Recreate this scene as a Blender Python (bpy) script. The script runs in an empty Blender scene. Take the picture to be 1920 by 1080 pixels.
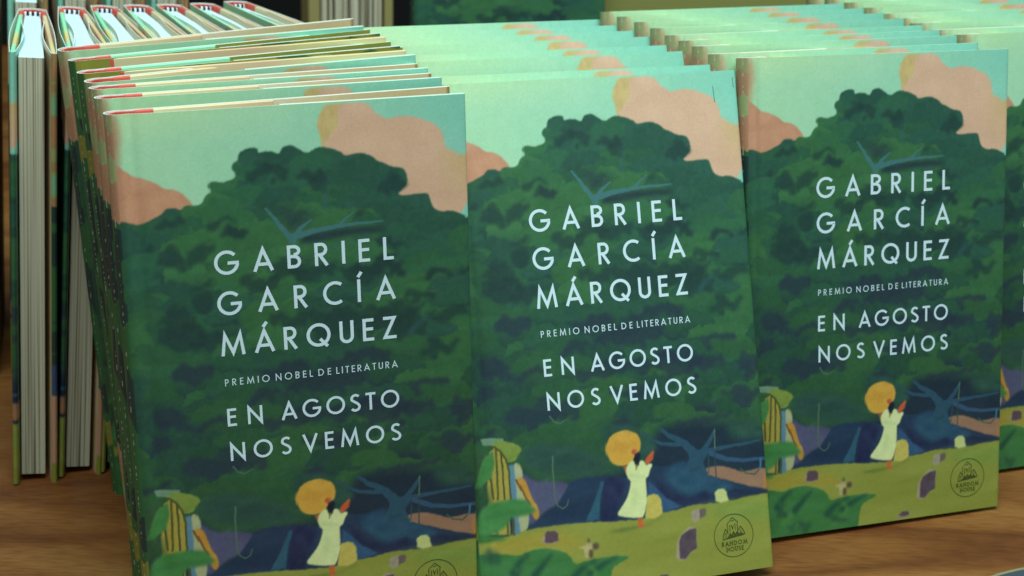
import bpy, bmesh, math, json, random
import numpy as np
from mathutils import Vector, Matrix

# ------------------------------------------------------------------ camera, world, lights, exposure
scene = bpy.context.scene
COL = scene.collection
F_PX, CAM_H, CAM_PITCH, CAM_ROLL = 2998.56, 0.38769, 0.3429, -0.02946

def cam_rows():
    th, ro = CAM_PITCH, CAM_ROLL
    fwd = np.array([0, math.cos(th), -math.sin(th)])
    right = np.array([1.0, 0, 0])
    down = np.cross(fwd, right)
    c, s = math.cos(ro), math.sin(ro)
    return np.array([c * right + s * down, -s * right + c * down, fwd])

R3 = cam_rows()
cam_data = bpy.data.cameras.new('camera')
cam = bpy.data.objects.new('camera', cam_data)
COL.objects.link(cam)
cam.matrix_world = Matrix([[R3[0][i], -R3[1][i], -R3[2][i], (0, 0, CAM_H)[i]] for i in range(3)] + [[0, 0, 0, 1]])
cam_data.sensor_width = 36.0
cam_data.lens = F_PX / 1920.0 * 36.0
cam_data.clip_start = 0.02
cam_data.clip_end = 50.0
cam_data.dof.use_dof = True
cam_data.dof.focus_distance = 0.70
cam_data.dof.aperture_fstop = 16.0
scene.camera = cam

world = bpy.data.worlds.new('World')
scene.world = world
world.use_nodes = True
bgn = world.node_tree.nodes['Background']
bgn.inputs[0].default_value = (0.74, 1.0, 1.02, 1)
bgn.inputs[1].default_value = 0.22

def area(name, loc, target, sx, sy, power, col):
    l = bpy.data.lights.new(name, 'AREA')
    l.shape = 'RECTANGLE'; l.size = sx; l.size_y = sy; l.energy = power; l.color = col
    o = bpy.data.objects.new(name, l); COL.objects.link(o)
    o.location = loc
    o.rotation_euler = (Vector(target) - Vector(loc)).to_track_quat('-Z', 'Y').to_euler()
    return o
area('ceiling_light', (0.15, 0.25, 1.75), (0.05, 0.72, 0.1), 1.3, 0.8, 43, (0.80, 1.0, 1.02))
area('front_fill_light', (0.9, -1.2, 1.6), (0.1, 0.7, 0.1), 1.0, 1.0, 4.5, (0.88, 1.0, 0.98))  # unseen weak lamp, fills from the front

vs = scene.view_settings
vs.view_transform = 'Standard'; vs.look = 'None'; vs.exposure = 0.0; vs.gamma = 1.0
try: vs.use_curve_mapping = False
except Exception: pass

# ------------------------------------------------------------------ helpers
rnd = random.Random(7)
T = 0.0142           # book thickness
W = 0.150            # cover width
H = 0.2413           # cover height
W_FAN = 0.128

def lin(c):
    c = np.asarray(c, float) / 255.0
    return np.where(c <= 0.04045, c / 12.92, ((c + 0.055) / 1.055) ** 2.4)

def tag(o, label=None, cat=None, group=None, kind=None):
    if label: o['label'] = label
    if cat: o['category'] = cat
    if group: o['group'] = group
    if kind: o['kind'] = kind
    return o

def link(name, mesh, parent=None):
    o = bpy.data.objects.new(name, mesh); COL.objects.link(o)
    if parent is not None: o.parent = parent
    return o

def empty(name, label, cat, group=None):
    o = bpy.data.objects.new(name, None); COL.objects.link(o)
    o.empty_display_size = 0.02
    return tag(o, label, cat, group)

def mat(name, base=(0.8, 0.8, 0.8), rough=0.5, spec=0.4):
    m = bpy.data.materials.new(name); m.use_nodes = True
    b = m.node_tree.nodes['Principled BSDF']
    b.inputs['Base Color'].default_value = (*base, 1)
    b.inputs['Roughness'].default_value = rough
    b.inputs['Specular IOR Level'].default_value = spec
    return m, m.node_tree.nodes, m.node_tree.links, b

def node(ns, t, **kw):
    n = ns.new(t)
    for k, v in kw.items(): setattr(n, k, v)
    return n

def ramp(ns, stops):
    r = ns.new('ShaderNodeValToRGB')
    e = r.color_ramp.elements
    while len(e) > 1: e.remove(e[-1])
    e[0].position = stops[0][0]; e[0].color = (*lin(stops[0][1]), 1)
    for p, c in stops[1:]:
        k = e.new(p); k.color = (*lin(c), 1)
    return r

# ------------------------------------------------------------------ materials
# printed cover: the print lives in a colour attribute of the mesh; fine paper tooth in bump
M_print, ns, ls, b = mat('printed_cover', rough=0.42, spec=0.35)
at = node(ns, 'ShaderNodeVertexColor', layer_name='print')
tc = node(ns, 'ShaderNodeTexCoord')
nz = node(ns, 'ShaderNodeTexNoise'); nz.inputs['Scale'].default_value = 900; nz.inputs['Detail'].default_value = 3
ls.new(tc.outputs['Object'], nz.inputs['Vector'])
hs = node(ns, 'ShaderNodeMix', data_type='RGBA', blend_type='MULTIPLY'); hs.inputs[0].default_value = 1.0
mr = node(ns, 'ShaderNodeMapRange'); mr.inputs[3].default_value = 0.90; mr.inputs[4].default_value = 1.10
ls.new(nz.outputs['Fac'], mr.inputs[0])
ls.new(at.outputs['Color'], hs.inputs[6]); ls.new(mr.outputs[0], hs.inputs[7])
ls.new(hs.outputs[2], b.inputs['Base Color'])
bp = node(ns, 'ShaderNodeBump'); bp.inputs['Strength'].default_value = 0.12; bp.inputs['Distance'].default_value = 0.0003
nz2 = node(ns, 'ShaderNodeTexNoise'); nz2.inputs['Scale'].default_value = 60; nz2.inputs['Detail'].default_value = 2
ls.new(tc.outputs['Object'], nz2.inputs['Vector'])
ls.new(nz2.outputs['Fac'], bp.inputs['Height']); ls.new(bp.outputs[0], b.inputs['Normal'])

# cut paper edge / unprinted inside of the jacket
M_paper, ns, ls, b = mat('jacket_paper', tuple(lin((240, 244, 236))), 0.6, 0.3)

# white lettering ink
M_ink, ns, ls, b = mat('white_ink', tuple(lin((206, 226, 234))), 0.45, 0.3)
M_black, ns, ls, b = mat('black_ink', tuple(lin((62, 72, 34))), 0.5, 0.3)
M_scuff, ns, ls, b = mat('scuff', tuple(lin((58, 110, 96))), 0.6, 0.2)
M_olive, ns, ls, b = mat('olive_cloth', tuple(lin((128, 128, 70))), 0.7, 0.2)
M_tan, ns, ls, b = mat('tan_card', tuple(lin((150, 140, 88))), 0.6, 0.2)
M_backdrop, ns, ls, b = mat('shade_backdrop', tuple(lin((24, 24, 22))), 0.9, 0.1)

# page block: fine leaves running up the fore-edge, top painted the cyan-white that the overhead light gives it
M_page, ns, ls, b = mat('pages', rough=0.75, spec=0.15)
tc = node(ns, 'ShaderNodeTexCoord'); mp = node(ns, 'ShaderNodeMapping')
mp.inputs['Scale'].default_value = (8, 1500, 4)
ls.new(tc.outputs['Object'], mp.inputs[0])
nz = node(ns, 'ShaderNodeTexNoise'); nz.inputs['Scale'].default_value = 1.0; nz.inputs['Detail'].default_value = 3
ls.new(mp.outputs[0], nz.inputs['Vector'])
mp2 = node(ns, 'ShaderNodeMapping'); mp2.inputs['Scale'].default_value = (5, 420, 3)
ls.new(tc.outputs['Object'], mp2.inputs[0])
nzb = node(ns, 'ShaderNodeTexNoise'); nzb.inputs['Scale'].default_value = 1.0; nzb.inputs['Detail'].default_value = 1
ls.new(mp2.outputs[0], nzb.inputs['Vector'])
r1 = ramp(ns, [(0.0, (120, 112, 88)), (0.36, (150, 142, 118)), (0.46, (205, 200, 180)), (1.0, (222, 218, 200))])
r2 = ramp(ns, [(0.36, (120, 112, 90)), (0.46, (236, 233, 222)), (1.0, (255, 255, 250))])
ls.new(nz.outputs['Fac'], r1.inputs[0]); ls.new(nzb.outputs['Fac'], r2.inputs[0])
mx = node(ns, 'ShaderNodeMix', data_type='RGBA', blend_type='MULTIPLY'); mx.inputs[0].default_value = 1.0
ls.new(r1.outputs[0], mx.inputs[6]); ls.new(r2.outputs[0], mx.inputs[7])
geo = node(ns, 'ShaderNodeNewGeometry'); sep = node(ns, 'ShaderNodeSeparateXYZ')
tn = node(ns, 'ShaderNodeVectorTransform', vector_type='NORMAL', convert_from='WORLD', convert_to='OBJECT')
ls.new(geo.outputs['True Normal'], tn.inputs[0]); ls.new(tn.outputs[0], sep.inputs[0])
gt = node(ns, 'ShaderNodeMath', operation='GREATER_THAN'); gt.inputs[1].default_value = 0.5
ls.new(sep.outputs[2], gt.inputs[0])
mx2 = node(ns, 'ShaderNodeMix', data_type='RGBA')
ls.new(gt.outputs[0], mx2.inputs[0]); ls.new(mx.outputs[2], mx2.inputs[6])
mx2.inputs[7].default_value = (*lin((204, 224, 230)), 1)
ls.new(mx2.outputs[2], b.inputs['Base Color'])

# case boards: red cloth by the spine, printed paper beyond
def board_mat(name, stops, inner):
    m, ns, ls, b = mat(name, rough=0.55, spec=0.25)
    tc = node(ns, 'ShaderNodeTexCoord'); sp = node(ns, 'ShaderNodeSeparateXYZ')
    ls.new(tc.outputs['Object'], sp.inputs[0])
    mul = node(ns, 'ShaderNodeMath', operation='MULTIPLY'); mul.inputs[1].default_value = 1 / 0.150
    ls.new(sp.outputs[0], mul.inputs[0])
    nz = node(ns, 'ShaderNodeTexNoise'); nz.inputs['Scale'].default_value = 30
    ls.new(tc.outputs['Object'], nz.inputs['Vector'])
    ad = node(ns, 'ShaderNodeMath', operation='MULTIPLY_ADD'); ad.inputs[1].default_value = 0.12; 
    ls.new(nz.outputs['Fac'], ad.inputs[0]); ls.new(mul.outputs[0], ad.inputs[2])
    r = ramp(ns, stops); ls.new(ad.outputs[0], r.inputs[0])
    c = node(ns, 'ShaderNodeMath', operation='LESS_THAN'); c.inputs[1].default_value = 0.0195
    ls.new(sp.outputs[0], c.inputs[0])
    m2 = node(ns, 'ShaderNodeMix', data_type='RGBA')
    ls.new(c.outputs[0], m2.inputs[0]); ls.new(r.outputs[0], m2.inputs[6]); m2.inputs[7].default_value = (*lin((214, 92, 72)), 1)
    ls.new(m2.outputs[2], b.inputs['Base Color'])
    return m
M_board_f = board_mat('front_board_paper', [(0.0, (150, 222, 176)), (0.52, (150, 222, 176)), (0.62, (216, 206, 130)), (0.74, (214, 196, 130)), (0.84, (140, 222, 180)), (1.0, (140, 222, 180))], None)
M_board_b = board_mat('back_board_paper', [(0.0, (214, 206, 160)), (0.35, (222, 196, 150)), (0.6, (214, 176, 138)), (0.8, (214, 200, 140)), (1.0, (220, 200, 150))], None)
M_red, ns, ls, b = mat('red_cloth', tuple(lin((206, 84, 66))), 0.7, 0.2)

# striped headband
M_band, ns, ls, b = mat('striped_headband', rough=0.7, spec=0.2)
tc = node(ns, 'ShaderNodeTexCoord'); sp = node(ns, 'ShaderNodeSeparateXYZ'); ls.new(tc.outputs['Object'], sp.inputs[0])
m1 = node(ns, 'ShaderNodeMath', operation='MULTIPLY'); m1.inputs[1].default_value = 1 / 0.0028
ls.new(sp.outputs[1], m1.inputs[0])
fr = node(ns, 'ShaderNodeMath', operation='FRACT'); ls.new(m1.outputs[0], fr.inputs[0])
g = node(ns, 'ShaderNodeMath', operation='GREATER_THAN'); g.inputs[1].default_value = 0.45; ls.new(fr.outputs[0], g.inputs[0])
mm = node(ns, 'ShaderNodeMix', data_type='RGBA'); mm.inputs[6].default_value = (*lin((232, 236, 236)), 1); mm.inputs[7].default_value = (*lin((24, 28, 52)), 1)
ls.new(g.outputs[0], mm.inputs[0]); ls.new(mm.outputs[2], b.inputs['Base Color'])

# wooden table
M_wood, ns, ls, b = mat('table_wood', rough=0.38, spec=0.4)
tc = node(ns, 'ShaderNodeTexCoord'); mp = node(ns, 'ShaderNodeMapping')
mp.inputs['Rotation'].default_value = (0, 0, math.radians(-16)); mp.inputs['Scale'].default_value = (2.0, 9, 1)
ls.new(tc.outputs['Object'], mp.inputs[0])
n1 = node(ns, 'ShaderNodeTexNoise'); n1.inputs['Scale'].default_value = 2.2; n1.inputs['Detail'].default_value = 5; n1.inputs['Distortion'].default_value = 0.8
ls.new(mp.outputs[0], n1.inputs['Vector'])
rw = ramp(ns, [(0.30, (96, 52, 26)), (0.42, (122, 74, 36)), (0.54, (138, 90, 46)), (0.66, (150, 106, 56)), (0.8, (124, 76, 38))])
ls.new(n1.outputs['Fac'], rw.inputs[0])
mp3 = node(ns, 'ShaderNodeMapping'); mp3.inputs['Rotation'].default_value = (0, 0, math.radians(-16)); mp3.inputs['Scale'].default_value = (60, 420, 1)
ls.new(tc.outputs['Object'], mp3.inputs[0])
n2 = node(ns, 'ShaderNodeTexNoise'); n2.inputs['Scale'].default_value = 1.5; n2.inputs['Detail'].default_value = 4
ls.new(mp3.outputs[0], n2.inputs['Vector'])
rg = ramp(ns, [(0.32, (218, 210, 200)), (0.52, (247, 245, 242)), (0.6, (255, 255, 255))])
ls.new(n2.outputs['Fac'], rg.inputs[0])
mw = node(ns, 'ShaderNodeMix', data_type='RGBA', blend_type='MULTIPLY'); mw.inputs[0].default_value = 1.0
ls.new(rw.outputs[0], mw.inputs[6]); ls.new(rg.outputs[0], mw.inputs[7]); ls.new(mw.outputs[2], b.inputs['Base Color'])
bw = node(ns, 'ShaderNodeBump'); bw.inputs['Strength'].default_value = 0.15; bw.inputs['Distance'].default_value = 0.0006
ls.new(n2.outputs['Fac'], bw.inputs['Height']); ls.new(bw.outputs[0], b.inputs['Normal'])

M_blue, ns, ls, b = mat('blue_grey_glaze', tuple(lin((62, 72, 78))), 0.7, 0.15)
M_rim, ns, ls, b = mat('pale_rim', tuple(lin((136, 128, 94))), 0.7, 0.15)

# ------------------------------------------------------------------ the setting
def box_mesh(name, x0, x1, y0, y1, z0, z1, bev=0.0, seg=2):
    bm = bmesh.new()
    vs_ = [bm.verts.new((x, y, z)) for x in (x0, x1) for y in (y0, y1) for z in (z0, z1)]
    for f in ((0, 1, 3, 2), (4, 6, 7, 5), (0, 4, 5, 1), (2, 3, 7, 6), (0, 2, 6, 4), (1, 5, 7, 3)):
        bm.faces.new([vs_[i] for i in f])
    bmesh.ops.recalc_face_normals(bm, faces=bm.faces)
    if bev: bmesh.ops.bevel(bm, geom=bm.edges[:], offset=bev, segments=seg, affect='EDGES', profile=0.6)
    me = bpy.data.meshes.new(name); bm.to_mesh(me); bm.free()
    return me
tb = box_mesh('table_top', -1.3, 1.5, -0.2, 1.9, -0.03, 0.0, 0.004)
tb.materials.append(M_wood)
wl = box_mesh('backdrop', -2.5, 2.5, 2.1, 2.2, -1.0, 0.75)  # near-black sheet added to stand for the shade between the stacks
wl.materials.append(M_backdrop)
tag(link('backdrop', wl), 'dark wall added far behind the books to keep the gaps dark', 'backdrop', kind='structure')
tag(link('table_top', tb), 'orange brown wooden table top the books stand on', 'table', kind='structure')
# ------------------------------------------------------------------ the printed cover, computed as colour values per mesh vertex
ART_OPS = json.loads('''[["P",[204,176,118],
[[0.5859,0.0041],[0.5823,0.0149],[0.5704,0.0247],[0.5657,0.0349],[0.5657,0.0487],[0.5732,0.0594],[0.573,0.0836],[0.6623,0.1121],[0.666,0.0598],[0.6567,0.0316],[0.6699,0.0052]],0],["P",[216,174,144],
[[0.6222,0.0044],[0.7037,0.0051],[0.7175,0.0115],[0.7309,0.0224],[0.7474,0.0318],[0.7699,0.0368],[0.7931,0.0329],[0.8218,0.033],[0.8619,0.0391],[0.8963,0.0482],[0.919,0.0597],[0.9299,0.0761],[0.9321,0.0922],[0.9464,0.0999],[0.9755,0.1102],[1.0052,0.1079],[0.9996,0.2436],[0.5408,0.2192],[0.573,0.0836],[0.5983,0.0604],[0.6279,0.0408]],0],["S","cloudtint"],["P",[200,144,112],
[[-0.0437,0.0784],[0.0078,0.0807],[0.0175,0.0862],[0.037,0.0972],[0.0567,0.1065],[0.0825,0.1111],[0.1132,0.1194],[0.1383,0.1308],[0.1646,0.1338],[0.1852,0.141],[0.2025,0.1545],[0.2145,0.1672],[0.2093,0.2155],[-0.0651,0.2006]],0],["P",[186,148,112],
[[-0.0368,-0.0125],[0.0079,-0.0009],[0.0245,0.0064],[0.0294,0.0249],[0.0306,0.0399],[0.0246,0.063],[0.0233,0.0898],[-0.0508,0.0931]],1.5],["T",[[-0.0734,0.1849],[-0.0264,0.1839],[0.0077,0.184],[0.0261,0.1843],[0.0466,0.1888],[0.07,0.1921],[0.0895,0.1849],[0.1116,0.1774],[0.1308,0.1726],[0.1368,0.1667],[0.1583,0.1661],[0.1764,0.1715],[0.1852,0.165],[0.2044,0.1615],[0.2229,0.1642],[0.2398,0.1581],[0.2488,0.1499],[0.2603,0.1436],[0.2531,0.1346],[0.2567,0.1262],[0.2731,0.1246],[0.2944,0.128],[0.3166,0.1232],[0.3304,0.1211],[0.3351,0.1127],[0.3228,0.1052],[0.3249,0.095],[0.3387,0.0922],[0.3426,0.0804],[0.3597,0.0726],[0.3817,0.0701],[0.3978,0.0732],[0.3982,0.0811],[0.4138,0.0784],[0.4411,0.0806],[0.4545,0.0847],[0.4607,0.077],[0.4749,0.0717],[0.497,0.0727],[0.5131,0.0793],[0.5291,0.0869],[0.5461,0.0842],[0.555,0.0776],[0.5802,0.0777],[0.6078,0.0834],[0.63,0.0879],[0.6379,0.0969],[0.6579,0.0936],[0.6863,0.0938],[0.7145,0.0986],[0.7368,0.1084],[0.7592,0.1165],[0.7705,0.1212],[0.7992,0.1236],[0.8134,0.1296],[0.8202,0.1424],[0.8148,0.1546],[0.7997,0.1646],[0.7877,0.1719],[0.8078,0.1758],[0.843,0.1732],[0.8751,0.1747],[0.8835,0.1831],[0.8875,0.1977],[0.9,0.2063],[0.9236,0.2086],[0.9444,0.2079],[0.965,0.2144],[0.9973,0.2259],[1.06,0.2395]]],["E",[31,58,56],[0.3829,0.1149,0.0246,0.0096],1],["E",[31,58,56],[0.4382,0.1123,0.0248,0.0156],1],["E",[31,58,56],[0.5486,0.1226,0.0336,0.0105],1],["E",[31,58,56],[0.5725,0.1395,0.0197,0.021],1],["E",[31,58,56],[0.7745,0.1491,0.026,0.016],1],["E",[31,58,56],[0.6677,0.1973,0.0172,0.0125],1],["E",[31,58,56],[0.329,0.2185,0.0302,0.0105],1],["E",[31,58,56],[0.1527,0.1917,0.032,0.0103],1],["E",[31,58,56],[0.4102,0.1771,0.0165,0.0052],1],["E",[31,58,56],[0.2271,0.2515,0.0271,0.0175],1],["E",[31,58,56],[0.1499,0.2628,0.0322,0.0157],1],["E",[31,58,56],[0.2875,0.1953,0.0326,0.0069],1],["E",[31,58,56],[0.8822,0.3254,0.0298,0.0092],1],["E",[31,58,56],[0.7067,0.3041,0.0699,0.0164],1],["E",[31,58,56],[0.5342,0.3013,0.0569,0.0144],1],["E",[31,58,56],[0.4681,0.2794,0.045,0.0107],1],["E",[31,58,56],[0.0841,0.2295,0.0212,0.0069],1],["E",[31,58,56],[0.7561,0.2596,0.035,0.0072],1],["P",[40,66,64],
[[0.4321,0.18],[0.4598,0.1814],[0.4927,0.1884],[0.5321,0.1869],[0.5422,0.2015],[0.5192,0.2074],[0.4958,0.2186],[0.4759,0.2211],[0.455,0.2041]],2.5],["P",[36,58,64],
[[0.4999,0.2366],[0.5401,0.2281],[0.6256,0.2255],[0.7119,0.2254],[0.758,0.229],[0.7342,0.2385],[0.6533,0.2396],[0.5958,0.2418],[0.5272,0.247],[0.4935,0.2451]],1],["L",[64,112,112],
[[0.41,0.1789],[0.441,0.2051],[0.4641,0.2275],[0.4798,0.2408]],9,26,0],["L",[64,112,112],
[[0.4832,0.2339],[0.5071,0.2174],[0.5363,0.2055]],22,6,0],["L",[64,112,112],
[[0.4804,0.2345],[0.5403,0.2256],[0.5974,0.2215],[0.6547,0.2188],[0.7413,0.2184]],26,7,0],["L",[64,112,112],
[[0.6174,0.2204],[0.6354,0.2082],[0.6591,0.1969]],16,4,0],["L",[52,95,95],
[[0.5777,0.1821],[0.5819,0.1646],[0.5753,0.1397]],16,6,1],["L",[52,98,98],
[[0.583,0.2608],[0.6239,0.2487],[0.7106,0.2445]],8,4,1],["E",[31,58,56],[0.3847,0.3147,0.0408,0.0213],1],["E",[31,58,56],[0.4651,0.2995,0.0495,0.0143],1],["E",[31,58,56],[0.7216,0.2997,0.0597,0.0121],1],["E",[31,58,56],[0.5825,0.385,0.1263,0.0168],1],["E",[31,58,56],[0.1433,0.3663,0.0356,0.028],1],["E",[31,58,56],[0.1631,0.3957,0.0477,0.0211],1],["E",[31,58,56],[0.2193,0.3373,0.028,0.0117],1],["E",[31,58,56],[0.7776,0.3904,0.0515,0.0195],1],["E",[31,58,56],[0.8085,0.4166,0.0344,0.0268],1],["E",[31,58,56],[0.6462,0.4126,0.0932,0.0145],1],["E",[31,58,56],[0.2341,0.4043,0.0481,0.0141],1],["E",[31,58,56],[0.3412,0.2175,0.0284,0.0085],1],["E",[31,58,56],[0.8992,0.3278,0.0348,0.0088],1],["E",[31,58,56],[0.9791,0.3217,0.0176,0.0098],1],["E",[31,58,56],[0.8418,0.3643,0.0432,0.0107],1],["E",[31,58,56],[0.9331,0.3986,0.0437,0.0147],1],["E",[31,58,56],[0.2239,0.3045,0.032,0.0094],1],["E",[31,58,56],[0.1367,0.2438,0.0237,0.0093],1],["E",[31,58,56],[0.8981,0.461,0.0436,0.0123],1],["E",[36,50,66],[0.566,0.5035,0.0923,0.0216],1],["E",[36,50,66],[0.4901,0.5665,0.0999,0.0168],1],["E",[36,50,66],[0.7098,0.5685,0.0683,0.0291],1],["E",[36,50,66],[0.8125,0.5751,0.0518,0.0195],1],["E",[36,50,66],[0.1859,0.4616,0.0478,0.0211],1],["E",[36,50,66],[0.1108,0.5419,0.0395,0.028],1],["E",[36,50,66],[0.218,0.6344,0.0723,0.0235],1],["E",[36,50,66],[0.3152,0.6364,0.0487,0.019],1],["E",[36,50,66],[0.6776,0.5543,0.0339,0.0121],1],["E",[36,50,66],[0.6384,0.469,0.0846,0.0145],1],["E",[36,50,66],[0.9679,0.5926,0.0352,0.0222],1],["E",[36,50,66],[0.4362,0.4765,0.0494,0.0119],1],["E",[36,50,66],[0.8534,0.5308,0.0434,0.0122],1],["E",[36,50,66],[0.9341,0.645,0.0526,0.0148],1],["E",[36,50,66],[0.5505,0.6141,0.0586,0.0144],1],["E",[36,50,66],[0.2119,0.5627,0.048,0.0118],1],["E",[36,50,66],[0.0728,0.5865,0.0236,0.014],1],["E",[36,50,66],[0.3812,0.5163,0.0491,0.0105],1],["E",[36,50,66],[0.7971,0.685,0.0691,0.0107],1],["E",[36,50,66],[0.5078,0.679,0.0416,0.0096],1],["E",[36,50,66],[0.0688,0.671,0.0472,0.0093],1],["L",[52,95,98],
[[0.8108,0.4315],[0.835,0.4131],[0.863,0.3998]],14,5,1],["P",[30,48,62],
[[0.0207,0.7841],[0.0465,0.7353],[0.1668,0.7304],[0.1959,0.764],[0.2617,0.7807],[0.332,0.769],[0.5061,0.771],[0.5723,0.7674],[0.6344,0.6871],[0.6954,0.6915],[0.7679,0.6908],[0.829,0.7011],[0.9027,0.7005],[1.0206,0.7329],[1.0147,0.8527],[0.8589,0.864],[0.5682,0.8695],[0.1729,0.8593],[0.0113,0.8512]],2],["P",[43,76,66],
[[0.16,0.7099],[0.2254,0.692],[0.3408,0.7063],[0.4353,0.7394],[0.4626,0.7589],[0.3915,0.7679],[0.3036,0.761],[0.2271,0.7493],[0.1807,0.7343]],2],["P",[44,80,66],
[[0.8714,0.6982],[0.9544,0.7101],[1.0214,0.727],[1.0198,0.7389],[0.9507,0.7368],[0.8978,0.7359],[0.8681,0.7218]],2],["P",[42,78,66],
[[0.4409,0.6993],[0.4844,0.7461],[0.5844,0.7537],[0.6288,0.7278],[0.5707,0.7059],[0.5439,0.6806],[0.4445,0.6735]],1],["P",[80,80,108],
[[0.1652,0.7417],[0.1963,0.7612],[0.2341,0.7685],[0.2637,0.7665],[0.3065,0.7756],[0.3251,0.7829],[0.2867,0.8115],[0.226,0.8266],[0.1888,0.8492],[0.1705,0.842],[0.1506,0.7776]],0.5],["P",[36,56,80],
[[0.1629,0.8613],[0.1944,0.844],[0.2352,0.8302],[0.271,0.8188],[0.2988,0.7952],[0.3263,0.7743],[0.3617,0.7685],[0.4307,0.7724],[0.5045,0.7826],[0.5703,0.7819],[0.6033,0.7639],[0.6332,0.7692],[0.6742,0.7694],[0.706,0.763],[0.7347,0.7799],[0.7746,0.7919],[0.8147,0.8039],[0.8654,0.8168],[0.9165,0.8298],[0.9634,0.8366],[1.0151,0.8497],[1.013,0.8646],[0.7237,0.8589],[0.5173,0.8711],[0.4172,0.8685]],0],["P",[34,42,74],
[[0.4329,0.774],[0.48,0.7777],[0.5086,0.7887],[0.4839,0.8217],[0.4584,0.8603],[0.4131,0.8623],[0.4229,0.8283]],0.6],["P",[42,78,100],
[[0.632,0.7779],[0.6691,0.769],[0.7163,0.7638],[0.7548,0.7845],[0.8143,0.8069],[0.8855,0.8244],[0.8413,0.8388],[0.78,0.8279],[0.7467,0.843],[0.6971,0.8272],[0.6584,0.8093]],1],["P",[34,44,72],
[[0.5954,0.7838],[0.6288,0.8011],[0.6614,0.8243],[0.7057,0.8397],[0.78,0.8279],[0.7879,0.8463],[0.7245,0.853],[0.6734,0.8488],[0.6344,0.8339]],0.8],["P",[34,48,70],
[[0.8102,0.8363],[0.8842,0.8333],[0.963,0.8395],[1.0045,0.8489],[1.0037,0.8548],[0.8814,0.8539],[0.8185,0.8518]],0.6],["P",[46,88,106],
[[0.4243,0.7821],[0.4352,0.7829],[0.4171,0.8163],[0.409,0.8562],[0.3594,0.8555],[0.3794,0.8364],[0.3998,0.8149]],0],["P",[50,84,118],
[[0.5838,0.7946],[0.6073,0.8082],[0.6399,0.8314],[0.6884,0.8524],[0.6207,0.8592],[0.5698,0.8579]],0],["P",[150,112,88],
[[0.7592,0.7907],[0.7861,0.7839],[0.8074,0.7811],[0.8489,0.7843],[0.8894,0.7964],[0.9204,0.8018],[0.9743,0.7969],[1.027,0.8025],[1.0212,0.8442],[0.9685,0.8385],[0.9167,0.8284],[0.8654,0.8168],[0.8147,0.8039]],0],["P",[176,122,66],
[[0.9879,0.8145],[1.0258,0.8114],[1.0212,0.8442],[0.9793,0.8378]],0.6],["P",[42,76,94],
[[0.7109,0.728],[0.7388,0.7507],[0.7265,0.7645],[0.7126,0.79],[0.7524,0.802],[0.7944,0.7994],[0.781,0.7835],[0.7723,0.771],[0.7894,0.7605],[0.8014,0.7495],[0.7706,0.7457],[0.7447,0.7453],[0.7259,0.732]],0],["L",[42,76,94],
[[0.5747,0.696],[0.6052,0.7143],[0.6395,0.7242],[0.6798,0.7292],[0.7158,0.7298]],7,20,0],["L",[42,76,94],
[[0.6408,0.6964],[0.662,0.7097],[0.6915,0.7192],[0.7207,0.7317],[0.7439,0.7511],[0.7466,0.769]],12,46,0],["L",[42,76,94],
[[0.753,0.7607],[0.7807,0.748],[0.8038,0.7319],[0.822,0.714]],32,13,0],["L",[42,76,94],
[[0.7803,0.7509],[0.8436,0.7473],[0.923,0.7452],[0.9819,0.7421]],20,7,0],["L",[50,80,108],
[[0.8057,0.7558],[0.856,0.7714],[0.9184,0.7783],[1.0248,0.7798]],22,13,0],["L",[60,110,130],
[[0.9781,0.7807],[0.9741,0.7984]],10,8,0],["L",[92,122,92],
[[0.8237,0.7096],[0.8209,0.748]],5,5,0],["L",[46,70,70],
[[0.8209,0.748],[0.8171,0.8056]],5,5,0],["L",[50,85,90],
[[0.7959,0.7586],[0.7919,0.7947]],4,4,0],["L",[62,88,74],
[[0.9056,0.7937],[0.9226,0.8049],[0.9512,0.8092],[0.9683,0.8016]],6,6,0],["L",[80,106,82],
[[0.2698,0.7225],[0.2677,0.7582],[0.2682,0.8042],[0.2759,0.8186],[0.2908,0.8247],[0.3052,0.8202],[0.3128,0.8078]],7,4,0],["L",[66,92,96],
[[0.2498,0.7611],[0.2493,0.817]],4,4,0],["L",[86,116,92],
[[0.2711,0.6438],[0.2841,0.6556],[0.3069,0.6607],[0.3285,0.6536]],5,3,0],["P",[139,142,60],
[[-0.1,1.1],[-0.0381,0.8667],[0.0091,0.8666],[0.0521,0.8646],[0.0905,0.8637],[0.1244,0.8609],[0.1735,0.8551],[0.2076,0.8537],[0.2709,0.8547],[0.3691,0.8572],[0.468,0.8635],[0.5585,0.8664],[0.5694,0.8608],[0.6207,0.8592],[0.6721,0.8582],[0.7245,0.853],[0.7763,0.8543],[0.8601,0.8552],[0.9082,0.8516],[0.9616,0.8499],[1.0043,0.8503],[1.0313,0.8495],[1.1,1.1]],0],["P",[160,145,58],
[[0.037,0.8704],[0.1237,0.8665],[0.2305,0.8642],[0.3168,0.8773],[0.3633,0.8987],[0.3128,0.9058],[0.2169,0.8917],[0.1193,0.8975],[0.039,0.8904]],2],["P",[128,146,66],
[[0.7442,0.8606],[0.8805,0.8598],[1.0024,0.8637],[1.0072,0.9063],[0.8756,0.8952]],2.5],["P",[56,86,56],
[[0.0157,0.7188],[0.0614,0.6968],[0.0873,0.7158],[0.0629,0.7876],[0.0035,0.8053]],1],["P",[112,146,116],
[[0.0457,0.6731],[0.0649,0.6716],[0.1169,0.6755],[0.1204,0.6842],[0.0909,0.6905],[0.0536,0.6849]],0],["P",[122,140,62],
[[0.0769,0.6881],[0.0926,0.6779],[0.1163,0.6797],[0.1302,0.6827],[0.1582,0.6885],[0.1757,0.7012],[0.1601,0.7094],[0.1537,0.7208],[0.1294,0.7224],[0.0968,0.7165]],0],["P",[166,148,66],
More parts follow.
